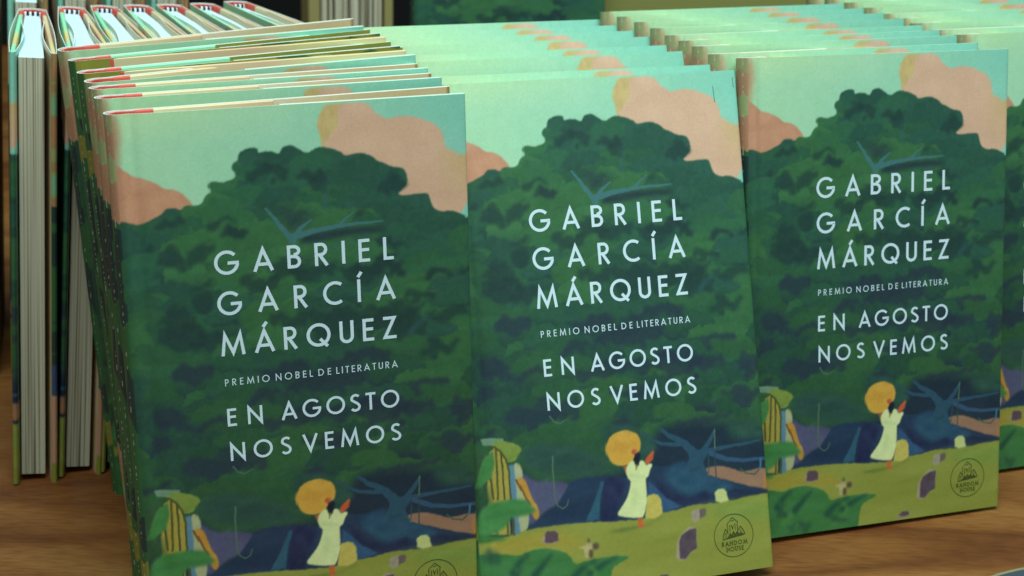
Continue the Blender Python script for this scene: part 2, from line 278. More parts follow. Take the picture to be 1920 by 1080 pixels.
[[0.0706,0.6989],[0.0907,0.6919],[0.1062,0.7002],[0.1208,0.7155],[0.1277,0.7416],[0.1266,0.77],[0.114,0.86],[0.0488,0.8544],[0.0575,0.7588]],0],["P",[166,168,124],
[[0.1408,0.727],[0.1581,0.724],[0.167,0.7361],[0.1722,0.7536],[0.1533,0.7578],[0.1696,0.7791],[0.18,0.8085],[0.1761,0.8539],[0.1438,0.8603],[0.1284,0.8327]],0],["P",[90,128,146],
[[0.1287,0.7275],[0.1432,0.7272],[0.148,0.7546],[0.1444,0.7942],[0.1469,0.8314],[0.1476,0.8606],[0.1253,0.8615],[0.1268,0.7927]],0],["P",[186,136,54],
[[0.1488,0.7561],[0.1695,0.7528],[0.1848,0.7746],[0.1956,0.8012],[0.2097,0.8109],[0.2156,0.8314],[0.2022,0.8403],[0.1912,0.8323],[0.1804,0.8056],[0.1661,0.7874]],0],["L",[120,80,40],
[[0.1495,0.7575],[0.1684,0.7876],[0.1848,0.8089]],9,9,0],["L",[74,82,38],
[[0.0904,0.6939],[0.0881,0.7442],[0.0846,0.7893]],9,8,0],["L",[74,82,38],
[[0.1063,0.703],[0.107,0.7457],[0.1055,0.791]],9,8,0],["L",[74,82,38],
[[0.0661,0.7481],[0.0691,0.771],[0.07,0.7881]],9,8,0],["L",[74,82,38],
[[0.0721,0.6886],[0.0862,0.6896],[0.1041,0.6986],[0.1207,0.7161],[0.1277,0.7416],[0.1254,0.7926]],9,8,0],["L",[74,82,38],
[[0.1108,0.8284],[0.1062,0.8607]],9,8,0],["L",[74,82,38],
[[0.1297,0.83],[0.1273,0.8611]],9,8,0],["P",[68,126,66],
[[0.0137,0.7666],[0.0324,0.7342],[0.05,0.7101],[0.0802,0.6983],[0.0824,0.7239],[0.0685,0.7483],[0.0379,0.7629]],0],["P",[44,78,50],
[[0.023,0.7674],[0.0571,0.7616],[0.0618,0.796],[0.0222,0.8069]],1],["P",[66,126,66],
[[0.016,0.8177],[0.0324,0.8021],[0.0618,0.796],[0.1148,0.7923],[0.1578,0.7947],[0.1834,0.8016],[0.1892,0.8121],[0.2081,0.8222],[0.1678,0.8269],[0.1196,0.8269],[0.1027,0.8448],[0.0531,0.8576],[0.0093,0.8652]],0.4],["L",[52,104,58],
[[0.0437,0.8228],[0.1114,0.8171],[0.1976,0.8213]],10,8,1],["L",[78,120,60],
[[0.0688,0.8476],[0.0771,0.8568]],10,8,0],["P",[62,112,56],
[[0.0113,0.8512],[0.0529,0.859],[0.1046,0.8654],[0.0897,0.8693],[0.0372,0.869],[-0.0004,0.8672]],0.5],["P",[208,158,64],
[[0.4478,0.7288],[0.449,0.7129],[0.4636,0.6981],[0.4949,0.6887],[0.5326,0.6894],[0.5575,0.6991],[0.5675,0.7144],[0.5631,0.7316],[0.5421,0.7476],[0.5231,0.7572],[0.4879,0.7571],[0.4615,0.7487]],0],["E",[196,142,56],[0.5033,0.7184,0.0299,0.0144],1.5],["E",[188,86,58],[0.5432,0.7331,0.008,0.0058],0],["P",[196,88,54],
[[0.5746,0.7617],[0.5762,0.7502],[0.591,0.7431],[0.6063,0.7355],[0.6114,0.7388],[0.6039,0.7523],[0.5894,0.7614]],0],["P",[170,90,60],
[[0.5004,0.7575],[0.5156,0.7572],[0.5172,0.7704],[0.51,0.7713]],0],["P",[214,220,156],
[[0.5144,0.7586],[0.5226,0.7534],[0.5406,0.7475],[0.5482,0.7655],[0.5573,0.7511],[0.5733,0.7529],[0.5779,0.7635],[0.5964,0.759],[0.6017,0.7644],[0.5909,0.7724],[0.5829,0.7864],[0.5738,0.7857],[0.5736,0.8055],[0.573,0.8245],[0.5614,0.8528],[0.5529,0.863],[0.5312,0.8623],[0.4939,0.8581],[0.4638,0.8506],[0.4868,0.8365],[0.5096,0.8179],[0.5214,0.7985],[0.524,0.787],[0.5135,0.7827],[0.51,0.7684]],0],["P",[26,30,44],
[[0.5558,0.7334],[0.563,0.7398],[0.5582,0.7488],[0.5513,0.7614],[0.5429,0.757],[0.5401,0.7474],[0.5461,0.7377]],0],["L",[120,110,70],
[[0.547,0.7596],[0.5456,0.7697]],7,3,0],["P",[180,200,128],
[[0.5295,0.802],[0.538,0.8027],[0.5361,0.8376],[0.5242,0.8396]],1.2],["L",[176,196,126],
[[0.5204,0.7765],[0.5725,0.7844]],5,5,0.5],["P",[196,178,88],
[[0.561,0.8666],[0.5699,0.8287],[0.5759,0.8218],[0.5956,0.819],[0.6152,0.825],[0.6235,0.8389],[0.6225,0.8608],[0.5913,0.8685]],0],["P",[214,220,156],
[[0.5596,0.822],[0.573,0.8245],[0.5614,0.8528],[0.5529,0.863],[0.5439,0.8616]],0],["P",[198,96,50],
[[0.5367,0.8628],[0.5527,0.8641],[0.5513,0.8745],[0.5585,0.881],[0.545,0.8828],[0.5362,0.8806]],0],["P",[92,112,48],
[[0.4328,0.882],[0.476,0.8784],[0.5365,0.8786],[0.5369,0.883],[0.4751,0.8845]],0.4],["L",[104,116,50],
[[0.5576,0.8803],[0.6192,0.8694]],3,5,0.5],["P",[196,200,126],
[[0.8076,0.836],[0.8191,0.8287],[0.8385,0.829],[0.8479,0.8369],[0.8538,0.8553],[0.8284,0.8562],[0.8092,0.851]],0],["P",[160,146,126],
[[0.7215,0.8676],[0.731,0.8624],[0.7493,0.8616],[0.7491,0.8817],[0.7325,0.8886],[0.722,0.8824]],0],["P",[104,92,88],
[[0.7492,0.8624],[0.7674,0.8625],[0.7727,0.8688],[0.7689,0.878],[0.7464,0.8821]],0],["P",[164,146,120],
[[0.6547,0.954],[0.6623,0.9216],[0.678,0.9082],[0.7085,0.8937],[0.7366,0.8969],[0.7317,0.9395],[0.7062,0.9476],[0.6901,0.9589],[0.666,0.9574]],0],["P",[84,70,78],
[[0.6715,0.918],[0.6805,0.909],[0.7076,0.9004],[0.7347,0.8988],[0.7317,0.9395],[0.7064,0.9461],[0.6893,0.9571],[0.668,0.9546]],0],["P",[150,124,110],
[[0.5696,0.9978],[0.5956,0.983],[0.6258,0.9812],[0.629,0.9907],[0.6035,0.9954]],0],["P",[92,72,84],
[[0.5867,0.9873],[0.6031,0.9807],[0.6243,0.9823],[0.6275,0.9897],[0.6034,0.9929]],0],["P",[160,140,120],
[[0.2133,0.8828],[0.2224,0.8693],[0.2355,0.8632],[0.2551,0.8629],[0.2687,0.8703],[0.2677,0.8846],[0.2465,0.8891],[0.2224,0.887]],0],["P",[92,72,78],
[[0.2258,0.8695],[0.2355,0.8632],[0.255,0.8634],[0.2687,0.8703],[0.2668,0.884],[0.2469,0.8863],[0.2238,0.8837]],0],["P",[182,166,114],
[[0.332,0.9032],[0.3532,0.9001],[0.3632,0.8923],[0.3741,0.8996],[0.3778,0.9086],[0.3646,0.9104],[0.3605,0.9259],[0.3509,0.9236],[0.3509,0.9092]],0],["E",[94,74,62],[0.3882,0.9055,0.0108,0.0069],0.3],["E",[94,74,62],[0.3713,0.9196,0.0074,0.0086],0.3],["E",[94,74,62],[0.3671,0.8926,0.0044,0.0051],0.3],["P",[62,116,62],
[[-0.0157,0.9761],[-0.004,0.8923],[0.0486,0.8899],[0.1001,0.8972],[0.1332,0.9016],[0.1675,0.8974],[0.2021,0.8933],[0.2452,0.8985],[0.2831,0.9076],[0.306,0.9197],[0.3118,0.9346],[0.3387,0.9327],[0.3838,0.9294],[0.4337,0.9295],[0.4885,0.9329],[0.4979,0.9381],[0.4668,0.9441],[0.4459,0.9501],[0.4344,0.9601],[0.428,0.9947],[0.4171,1.0085],[0.3143,1.0063],[0.0981,1.0091]],0],["E",[38,76,60],[0.0511,0.9057,0.0283,0.014],2],["E",[38,76,60],[0.1284,0.9354,0.019,0.0085],2],["L",[34,78,58],
[[0.2438,0.9084],[0.2121,0.9257],[0.1801,0.9458]],10,34,0.7],["L",[34,78,58],
[[0.167,0.9017],[0.136,0.9161],[0.1142,0.9341]],10,34,0.7],["L",[34,78,58],
[[0.3883,0.9327],[0.3369,0.9455],[0.3049,0.9629]],10,34,0.7],["L",[34,78,58],
[[0.4583,0.9331],[0.4068,0.9431],[0.3651,0.9568]],10,34,0.7],["L",[80,130,64],
[[0.1195,0.9249],[0.1694,0.9575],[0.1337,0.971]],8,18,0.7],["L",[80,130,64],
[[0.3574,0.9393],[0.3869,0.9582],[0.3287,0.9867]],8,18,0.7],["E",[36,74,58],[0.1195,0.9372,0.0214,0.0122],1.2],["E",[36,74,58],[0.3579,0.9808,0.0368,0.0104],1.2],["E",[36,74,58],[0.2054,0.9809,0.0433,0.0074],1.2]]''')

NU, NV, SS = 340, 540, 2
gw, gh = NU * SS, NV * SS
UU, VV = np.meshgrid((np.arange(gw) + .5) / gw, (np.arange(gh) + .5) / gh)

def vnoise(seed, fu, fv, octaves=3, shape=None, rough=0.5):
    """smooth value noise on the cover grid, fu x fv cells"""
    rs = np.random.RandomState(seed); h_, w_ = shape or (gh, gw)
    out = np.zeros((h_, w_)); amp = 1.0; tot = 0
    for o in range(octaves):
        nu, nv = int(fu * 2 ** o) + 2, int(fv * 2 ** o) + 2
        g_ = rs.rand(nv + 1, nu + 1)
        x = np.linspace(0, nu - 1.001, w_); y = np.linspace(0, nv - 1.001, h_)
        xi, yi = x.astype(int), y.astype(int); xf, yf = x - xi, y - yi
        xf = xf * xf * (3 - 2 * xf); yf = yf * yf * (3 - 2 * yf)
        a = g_[np.ix_(yi, xi)]; b_ = g_[np.ix_(yi, xi + 1)]; c = g_[np.ix_(yi + 1, xi)]; d = g_[np.ix_(yi + 1, xi + 1)]
        out += amp * ((a * (1 - xf) + b_ * xf) * (1 - yf)[:, None] + (c * (1 - xf) + d * xf) * yf[:, None])
        tot += amp; amp *= rough
    return out / tot

def blur(m, r):
    r = int(round(r))
    if r < 1: return m
    for _ in range(2):
        for ax in (0, 1):
            c = np.cumsum(np.pad(m, [(r + 1, r) if a == ax else (0, 0) for a in (0, 1)], mode='edge'), axis=ax)
            m = (np.take(c, np.arange(2 * r + 1, c.shape[ax]), axis=ax) - np.take(c, np.arange(0, c.shape[ax] - 2 * r - 1), axis=ax)) / (2 * r + 1)
    return m

def crop(us, vs_, pad):
    x0 = max(0, int((min(us)) * gw) - pad); x1 = min(gw, int(max(us) * gw) + pad + 1)
    y0 = max(0, int((min(vs_)) * gh) - pad); y1 = min(gh, int(max(vs_) * gh) + pad + 1)
    return y0, y1, x0, x1

wob_u = (vnoise(3, 60, 95, 2) - .5) * 0.010
wob_v = (vnoise(4, 60, 95, 2) - .5) * 0.0062
lob_u = (vnoise(5, 26, 42, 4, rough=.6) - .5) * 0.018
lob_v = (vnoise(6, 26, 42, 4, rough=.6) - .5) * 0.012

def smooth(pts):
    if len(pts) < 10: return pts
    for _ in range(2):
        o = []
        for i in range(len(pts)):
            (x0, y0), (x1, y1) = pts[i], pts[(i + 1) % len(pts)]
            o += [(x0 * .75 + x1 * .25, y0 * .75 + y1 * .25), (x0 * .25 + x1 * .75, y0 * .25 + y1 * .75)]
        pts = o
    return pts

def poly_mask(pts, wu=wob_u, wv=wob_v, k=0.45, pad=14):
    pts = smooth(pts)
    if len(pts) > 30 and max(p[0] for p in pts) - min(p[0] for p in pts) < .2: k = .18
    us = [p[0] for p in pts]; vs_ = [p[1] for p in pts]
    y0, y1, x0, x1 = crop(us, vs_, pad)
    if y1 <= y0 or x1 <= x0: return None
    X = UU[y0:y1, x0:x1] + k * wu[y0:y1, x0:x1]; Y = VV[y0:y1, x0:x1] + k * wv[y0:y1, x0:x1]
    inside = np.zeros(X.shape, bool)
    n = len(pts)
    for i in range(n):
        xa, ya = pts[i]; xb, yb = pts[(i + 1) % n]
        if ya == yb: continue
        c = ((ya > Y) != (yb > Y)) & (X < (xb - xa) * (Y - ya) / (yb - ya) + xa)
        inside ^= c
    return (y0, y1, x0, x1), inside.astype(float)

def put(img, box, m, col, soft):
    y0, y1, x0, x1 = box
    m = blur(m, soft)[..., None]
    sub = img[y0:y1, x0:x1]
    img[y0:y1, x0:x1] = sub * (1 - m) + np.asarray(col, float) * m

def paint_front():
    img = np.zeros((gh, gw, 3))
    # sky
    c0, c1, c2 = np.array((170, 214, 170)), np.array((154, 208, 174)), np.array((138, 201, 178))
    t_ = UU[..., None]
    img[:] = np.where(t_ < .55, c0 + (c1 - c0) * (t_ / .55), c1 + (c2 - c1) * ((t_ - .55) / .45))
    img += ((vnoise(8, 4, 7, 3) - .5) * 26)[..., None] * np.array((1.0, .25, .5))
    img += (np.clip(1 - VV / .06, 0, 1) * np.clip(1.3 - UU * 1.6, 0, 1))[..., None] * np.array((10, 6, -6.))
    img += ((vnoise(9, 30, 50, 2) - .5) * 6)[..., None]
    for op in ART_OPS:
        k, col = op[0], op[1]
        if k == 'P':
            r = poly_mask(op[2])
            if r is None: continue
            box, m = r
            y0, y1, x0, x1 = box
            var = ((vnoise(int(sum(col)) + len(op[2]), 5, 5, 3, m.shape) - .5) * 20)[..., None]
            put(img, box, m, np.asarray(col, float) + var, 1 + op[3] * 4)
        elif k == 'E':
            cu, cv_, ru, rv = op[2]
            box = crop((cu - 1.5 * ru, cu + 1.5 * ru), (cv_ - 1.5 * rv, cv_ + 1.5 * rv), 14); y0, y1, x0, x1 = box
            kk = 4.2 if op[3] >= 1 else .3
            if op[3] == 1: ru, rv = ru * 1.35, rv * .95
            X = UU[y0:y1, x0:x1] + kk * lob_u[y0:y1, x0:x1]; Y = VV[y0:y1, x0:x1] + kk * lob_v[y0:y1, x0:x1]
            m = (((X - cu) / max(ru, 1e-4)) ** 2 + ((Y - cv_) / max(rv, 1e-4)) ** 2 < 1).astype(float)
            put(img, box, m * (0.70 if op[3] >= 1 else 1), col, 1 + op[3] * 2.2)
        elif k == 'L':
            pts = op[2]; asp = H / W
            w0, w1 = op[3] * .00038, op[4] * .00038
            wm = max(w0, w1)
            us = [p[0] for p in pts]; vs_ = [p[1] for p in pts]
            box = crop((min(us) - wm, max(us) + wm), (min(vs_) - wm, max(vs_) + wm), 10); y0, y1, x0, x1 = box
            X = UU[y0:y1, x0:x1] + .3 * wob_u[y0:y1, x0:x1]; Y = (VV[y0:y1, x0:x1] + .3 * wob_v[y0:y1, x0:x1]) * asp
            m = np.zeros(X.shape); n = len(pts) - 1
            for i in range(n):
                ax_, ay = pts[i][0], pts[i][1] * asp; bx_, by = pts[i + 1][0], pts[i + 1][1] * asp
                L2 = (bx_ - ax_) ** 2 + (by - ay) ** 2 + 1e-12
                tt = np.clip(((X - ax_) * (bx_ - ax_) + (Y - ay) * (by - ay)) / L2, 0, 1)
                d = np.hypot(X - ax_ - tt * (bx_ - ax_), Y - ay - tt * (by - ay))
                wl = w0 + (w1 - w0) * (i + tt) / n
                m = np.maximum(m, np.clip((wl - d) * gw + .5, 0, 1))
            put(img, box, m, col, (1 + op[5] * 4) if op[5] else 0)
        elif k == 'S':
            # golden rim along the right side of the big cloud
            m = np.clip((UU - .9) / .1, 0, 1) * np.clip(1 - abs(VV - .11) / .09, 0, 1) * (img[..., 0] > 150)
            m = blur(m, 5)[..., None] * .7
            img[:] = img * (1 - m) + np.array((196, 172, 108)) * m
        elif k == 'T':
            pts = op[1] + [[1.2, 1.1], [-.2, 1.1]]
            r = poly_mask(pts, lob_u, lob_v, .55); box, m = r
            y0, y1, x0, x1 = box
            # clumps of leaves, painted from the top of the crown downwards: light upper rim, dark underside
            rs = np.random.RandomState(21)
            ga, gb, gc = np.array((48, 98, 66.)), np.array((58, 108, 66.)), np.array((43, 86, 70.))
            dkc, nvc = np.array((33, 60, 60.)), np.array((36, 50, 66.))
            gn = vnoise(33, 6, 10, 3); dn = vnoise(31, 4, 10, 3) + .16 * np.exp(-((UU - .5) / .28) ** 2 - ((VV - .52) / .16) ** 2) - .10 * np.clip((.22 - VV) / .1, 0, 1); g2 = vnoise(36, 9, 18, 2)
            base = np.zeros((gh, gw, 3)) + (ga + dkc) * .5
            vrow = .06
            while vrow < .86:
                us_ = np.arange(-.05, 1.06, .10) + rs.rand() * .08
                rs.shuffle(us_)
                for uc in us_:
                    uc += (rs.rand() - .5) * .05; vc = vrow + (rs.rand() - .5) * .022
                    ru, rv = .055 + rs.rand() * .07, .020 + rs.rand() * .021
                    yy0, yy1, xx0, xx1 = crop((uc - 1.6 * ru, uc + 1.6 * ru), (vc - 1.6 * rv, vc + 2.2 * rv), 4)
                    if yy1 <= yy0 or xx1 <= xx0: continue
                    sl = (slice(yy0, yy1), slice(xx0, xx1))
                    X = UU[sl] + 2.0 * lob_u[sl]; Y = VV[sl] + 2.0 * lob_v[sl]
                    dx = (X - uc) / ru; dy = (Y - vc) / rv
                    dy2 = np.where(dy > 0, dy * .62, dy)                    # long soft lower side
                    m_ = np.clip((1 - (dx * dx + dy2 * dy2)) * 5, 0, 1) * np.clip(1.5 - dy * .8, 0, 1)
                    cu_, cv2 = min(gw - 1, max(0, int(uc * gw))), min(gh - 1, max(0, int(vc * gh)))
                    g_ = gn[cv2, cu_]; d_ = dn[cv2, cu_]
                    top = ga + (gb - ga) * np.clip((g_ - .46) * 6, 0, 1) + (gc - ga) * np.clip((.52 - g_) * 6, 0, 1)
                    top = top * (.94 + rs.rand() * .10) * (1 - .16 * np.clip((vc - .3) / .4, 0, 1))
                    dark = np.clip((d_ - .36) * 6.5, .10, 1) * np.clip((vc - .08) * 6, .35, 1)
                    bot = top * (1 - dark) + (nvc if g2[cv2, cu_] > .5 else dkc) * dark
                    t3 = np.clip((dy + .35) / 1.15, 0, 1)[..., None]
                    t3 = t3 * t3 * (3 - 2 * t3)
                    base[sl] = base[sl] * (1 - m_[..., None]) + (top * (1 - t3) + bot * t3) * m_[..., None]
                vrow += .0215
            base += ((vnoise(35, 70, 110, 2) - .5) * 8)[..., None]
            mm_ = blur(m, 1)[..., None]
            img[y0:y1, x0:x1] = img[y0:y1, x0:x1] * (1 - mm_) + base[y0:y1, x0:x1] * mm_
    # printers' grain
    img += ((vnoise(50, 150, 240, 1) - .5) * 5)[..., None]
    small = img.reshape(NV, SS, NU, SS, 3).mean((1, 3))
    return np.clip(small, 4, 250)

def paint_back(nu=90, nv=540):
    """back of the jacket: tan and mint sky, foliage, blue shade, ground"""
    V = np.linspace(0, 1, nv)[:, None] + (vnoise(61, 4, 12, 3, (nv, nu)) - .5) * .12
    n = vnoise(62, 3, 16, 3, (nv, nu)); n2 = vnoise(63, 5, 20, 3, (nv, nu))
    sky = np.where((n > .5)[..., None], np.array((164, 132, 84.)), np.array((150, 160, 100.)))
    sky = np.where((n > .58)[..., None], np.array((178, 128, 88.)), sky)
    sky = np.where((n < .42)[..., None], np.array((128, 176, 132.)), sky)
    tree = np.where((n2 > .52)[..., None], np.array((34, 60, 54.)), np.array((50, 98, 56.)))
    gr = np.where((n2 > .55)[..., None], np.array((62, 100, 48.)), np.array((140, 138, 52.)))
    img = sky
    img = np.where((V > .34)[..., None], tree, img)
    img = np.where((V > .72)[..., None], np.array((56, 76, 110.)), img)
    img = np.where((V > .81)[..., None], np.where(np.linspace(0, 1, nu)[None, :, None] > .5, np.array((190, 140, 112.)), gr), img)
    img = np.where((V > .955)[..., None], gr, img)
    return np.clip(img, 4, 250)

def paint_spine(nu=26, nv=540):
    V = np.linspace(0, 1, nv)[:, None] + (vnoise(71, 2, 14, 3, (nv, nu)) - .5) * .05
    n2 = vnoise(72, 2, 11, 2, (nv, nu))
    tree = np.where((n2 > .53)[..., None], np.array((34, 56, 54.)), np.array((46, 94, 56.)))
    img = np.zeros((nv, nu, 3)) + np.array((158, 156, 108.))
    img = np.where((V > .035)[..., None], np.array((176, 132, 100.)), img)
    img = np.where((V > .085)[..., None], np.array((156, 164, 112.)), img)
    img = np.where((V > .115)[..., None], np.array((178, 130, 100.)), img)
    img = np.where((V > .19)[..., None], tree, img)
    img = np.where(((V > .80) & (V < .86))[..., None], np.array((128, 124, 50.)), img)
    img = np.where((V > .90)[..., None], np.array((54, 100, 52.)), img)
    # pale dashes on both spine ridges: scuffs with shiny edge highlights painted in
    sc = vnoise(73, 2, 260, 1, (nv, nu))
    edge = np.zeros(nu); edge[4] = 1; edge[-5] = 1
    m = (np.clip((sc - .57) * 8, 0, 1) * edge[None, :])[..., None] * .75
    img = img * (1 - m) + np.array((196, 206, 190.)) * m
    return np.clip(img, 4, 250)

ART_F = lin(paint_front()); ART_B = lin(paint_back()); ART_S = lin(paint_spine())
ART_K = lin(np.clip(np.array((216, 190, 146.)) + ((vnoise(81, 6, 8, 2, (270, 90)) - .5) * 50)[..., None] * np.array((.5, .7, 1.0)), 4, 250))
# ------------------------------------------------------------------ meshes of a book
def sample(img, u, v):
    h_, w_ = img.shape[:2]
    x = np.clip(u, 0, 1) * (w_ - 1); y = np.clip(v, 0, 1) * (h_ - 1)
    return img[np.round(y).astype(int), np.round(x).astype(int)]

def jacket_mesh(name, prof, nrows, th=0.00048):
    """prof: list of (x, y, kind, u), walked from the end of the front flap round to the end of the back flap.
    outer printed skin + unprinted inner skin + cut paper rims."""
    pts = np.array([(p[0], p[1]) for p in prof]); n = len(pts)
    tan = np.gradient(pts, axis=0); tan /= np.linalg.norm(tan, axis=1)[:, None] + 1e-12
    nor = np.stack([-tan[:, 1], tan[:, 0]], 1)              # inward side, fixed below
    inner = pts + nor * th * JSIGN
    z = np.linspace(H, 0, nrows)
    verts = np.zeros((nrows * n, 3))
    verts[:, 0] = np.tile(pts[:, 0], nrows); verts[:, 1] = np.tile(pts[:, 1], nrows); verts[:, 2] = np.repeat(z, n)
    i = np.arange(n - 1)[None, :] + (np.arange(nrows - 1) * n)[:, None]
    quads = np.stack([i, i + n, i + n + 1, i + 1], -1).reshape(-1, 4)
    # colours
    vv = np.linspace(0, 1, nrows)
    cols = np.zeros((nrows, n, 3))
    for j, (x, y, kind, u) in enumerate(prof):
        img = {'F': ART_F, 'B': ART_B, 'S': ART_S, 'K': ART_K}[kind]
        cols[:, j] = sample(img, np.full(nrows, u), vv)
    base = len(verts)
    iv = np.concatenate([np.column_stack([inner, np.full(n, H)]), np.column_stack([inner, np.zeros(n)])])
    ov = np.concatenate([verts[:n], verts[-n:]])            # separate copies for the rims
    k = np.arange(n - 1)
    i0, i1, o0, o1 = base, base + n, base + 2 * n, base + 3 * n
    q_in = np.stack([k + i0, k + 1 + i0, k + 1 + i1, k + i1], -1)
    q_t = np.stack([k + o0, k + 1 + o0, k + 1 + i0, k + i0], -1)
    q_b = np.stack([k + o1, k + i1, k + 1 + i1, k + 1 + o1], -1)
    q_e = np.array([[o0, i0, i1, o1], [o0 + n - 1, o1 + n - 1, i1 + n - 1, i0 + n - 1]])
    V = np.concatenate([verts, iv, ov]); Q = np.concatenate([quads, q_in, q_t, q_b, q_e])
    me = bpy.data.meshes.new(name)
    me.vertices.add(len(V)); me.vertices.foreach_set('co', V.astype(np.float32).ravel())
    me.loops.add(Q.size); me.loops.foreach_set('vertex_index', Q.astype(np.int32).ravel())
    me.polygons.add(len(Q)); me.polygons.foreach_set('loop_start', np.arange(0, Q.size, 4, dtype=np.int32))
    me.polygons.foreach_set('loop_total', np.full(len(Q), 4, np.int32))
    mi = np.ones(len(Q), np.int32); mi[:len(quads)] = 0
    me.materials.append(M_print); me.materials.append(M_paper)
    me.polygons.foreach_set('material_index', mi)
    me.polygons.foreach_set('use_smooth', (mi == 0))
    me.update(calc_edges=True)
    ca = me.color_attributes.new('print', 'FLOAT_COLOR', 'POINT')
    C4 = np.ones((len(V), 4), np.float32); C4[:len(verts), :3] = cols.reshape(-1, 3)
    ca.data.foreach_set('color', C4.ravel())
    me.validate()
    return me

JSIGN = -1.0
def dense(path, step):
    out = []
    for (a, b) in zip(path[:-1], path[1:]):
        L_ = math.hypot(b[0] - a[0], b[1] - a[1]); n = max(1, int(round(L_ / step)))
        for k in range(n):
            t = k / n; out.append((a[0] + (b[0] - a[0]) * t, a[1] + (b[1] - a[1]) * t))
    out.append(path[-1]); return out

def stack_profile(nf=NU, gape=0.0, gfront=0.0):
    P = []
    gq = lambda x: -gfront * max(0.0, (x - 0.012) / (W - 0.012))
    gp = lambda x: gape * max(0.0, (x - 0.012) / (W - 0.012))
    # front flap, tucked behind the front board
    for x in np.linspace(0.070, W - 0.0024, 10): P.append((x, 0.0031 + gq(x), 'F', 1.0))
    for a in np.linspace(0, math.pi, 9)[1:-1]: P.append((W - 0.0020 + 0.0019 * math.sin(a), 0.00155 + 0.00155 * math.cos(a) + gq(W), 'F', .998))
    xs = np.linspace(W - 0.0022, 0.0022, nf)
    for x in xs:
        g_ = 0.0010 * math.exp(-((x - 0.0085) / 0.0028) ** 2)
        e_ = 0.0014 * max(0, (0.0060 - x) / 0.0040) ** 2 if x < 0.006 else 0
        P.append((x, g_ + e_ + gq(x), 'F', x / W))
    # rounded spine
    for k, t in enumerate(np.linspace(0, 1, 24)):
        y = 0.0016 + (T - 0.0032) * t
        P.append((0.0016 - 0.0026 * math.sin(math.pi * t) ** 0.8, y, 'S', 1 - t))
    for x in np.linspace(0.0022, W - 0.0022, 80):
        g_ = 0.0010 * math.exp(-((x - 0.0085) / 0.0028) ** 2)
        e_ = 0.0014 * max(0, (0.0060 - x) / 0.0040) ** 2 if x < 0.006 else 0
        P.append((x, T - g_ - e_ + gp(x), 'B', x / W))
    for a in np.linspace(math.pi, 0, 9)[1:-1]: P.append((W - 0.0020 + 0.0019 * math.sin(a), T - 0.00155 - 0.00155 * math.cos(a) + gp(W), 'B', 1.0))
    for x in np.linspace(W - 0.0024, 0.070, 10): P.append((x, T - 0.0031 + gp(x), 'K', x / W))
    return P

def part_box(name, m, x0, x1, y0, y1, z0, z1, bev=0.0004):
    me = box_mesh(name, x0, x1, y0, y1, z0, z1, bev, 1); me.materials.append(m); return me

mesh_jacket = jacket_mesh('dust_jacket', stack_profile(), NV)
mesh_block = part_box('page_block', M_page, 0.0065, W - 0.0045, 0.0037, T - 0.0037, 0.0032, H - 0.0032)
mesh_bf = part_box('front_board', M_board_f, 0.0118, W - 0.0008, 0.00055, 0.0026, 0.0003, H - 0.0003)
mesh_bb = part_box('back_board', M_board_b, 0.0118, W - 0.0008, T - 0.0026, T - 0.00055, 0.0003, H - 0.0003)
def case_spine(name, t0, x0=0.0012):
    bm = bmesh.new(); n = 12; rows = []
    for z in (0.0006, H - 0.0006):
        o_, i_ = [], []
        for k in range(n + 1):
            t = k / n; y = 0.0022 + (t0 - 0.0044) * t; s = math.sin(math.pi * t) ** .8
            o_.append(bm.verts.new((0.0030 - 0.0026 * s + x0 - .0012, y, z))); i_.append(bm.verts.new((0.0048 - 0.0026 * s + x0 - .0012, y, z)))
        rows.append((o_, i_))
    (ob, ib), (ot, it) = rows
    for k in range(n):
        bm.faces.new((ob[k], ot[k], ot[k + 1], ob[k + 1])); bm.faces.new((ib[k], ib[k + 1], it[k + 1], it[k]))
        bm.faces.new((ot[k], it[k], it[k + 1], ot[k + 1])); bm.faces.new((ob[k], ob[k + 1], ib[k + 1], ib[k]))
    bm.faces.new((ob[0], ib[0], it[0], ot[0])); bm.faces.new((ob[n], ot[n], it[n], ib[n]))
    for ya_, yb_ in ((0.00155, 0.0028), (t0 - 0.0028, t0 - 0.00155)):      # cloth joints running out to the boards
        vv_ = [bm.verts.new((x, y, z)) for x in (0.0036, 0.0122) for y in (ya_, yb_) for z in (0.0006, H - 0.0005)]
        for f in ((0, 1, 3, 2), (4, 6, 7, 5), (0, 4, 5, 1), (2, 3, 7, 6), (0, 2, 6, 4), (1, 5, 7, 3)): bm.faces.new([vv_[i] for i in f])
    bmesh.ops.recalc_face_normals(bm, faces=bm.faces)
    me = bpy.data.meshes.new(name); bm.to_mesh(me); bm.free(); me.materials.append(M_red); return me
mesh_cs = case_spine('case_spine', T)
mesh_hb = part_box('headband', M_band, 0.0045, 0.0066, 0.0036, T - 0.0036, H - 0.0036, H - 0.0016, 0.0003)

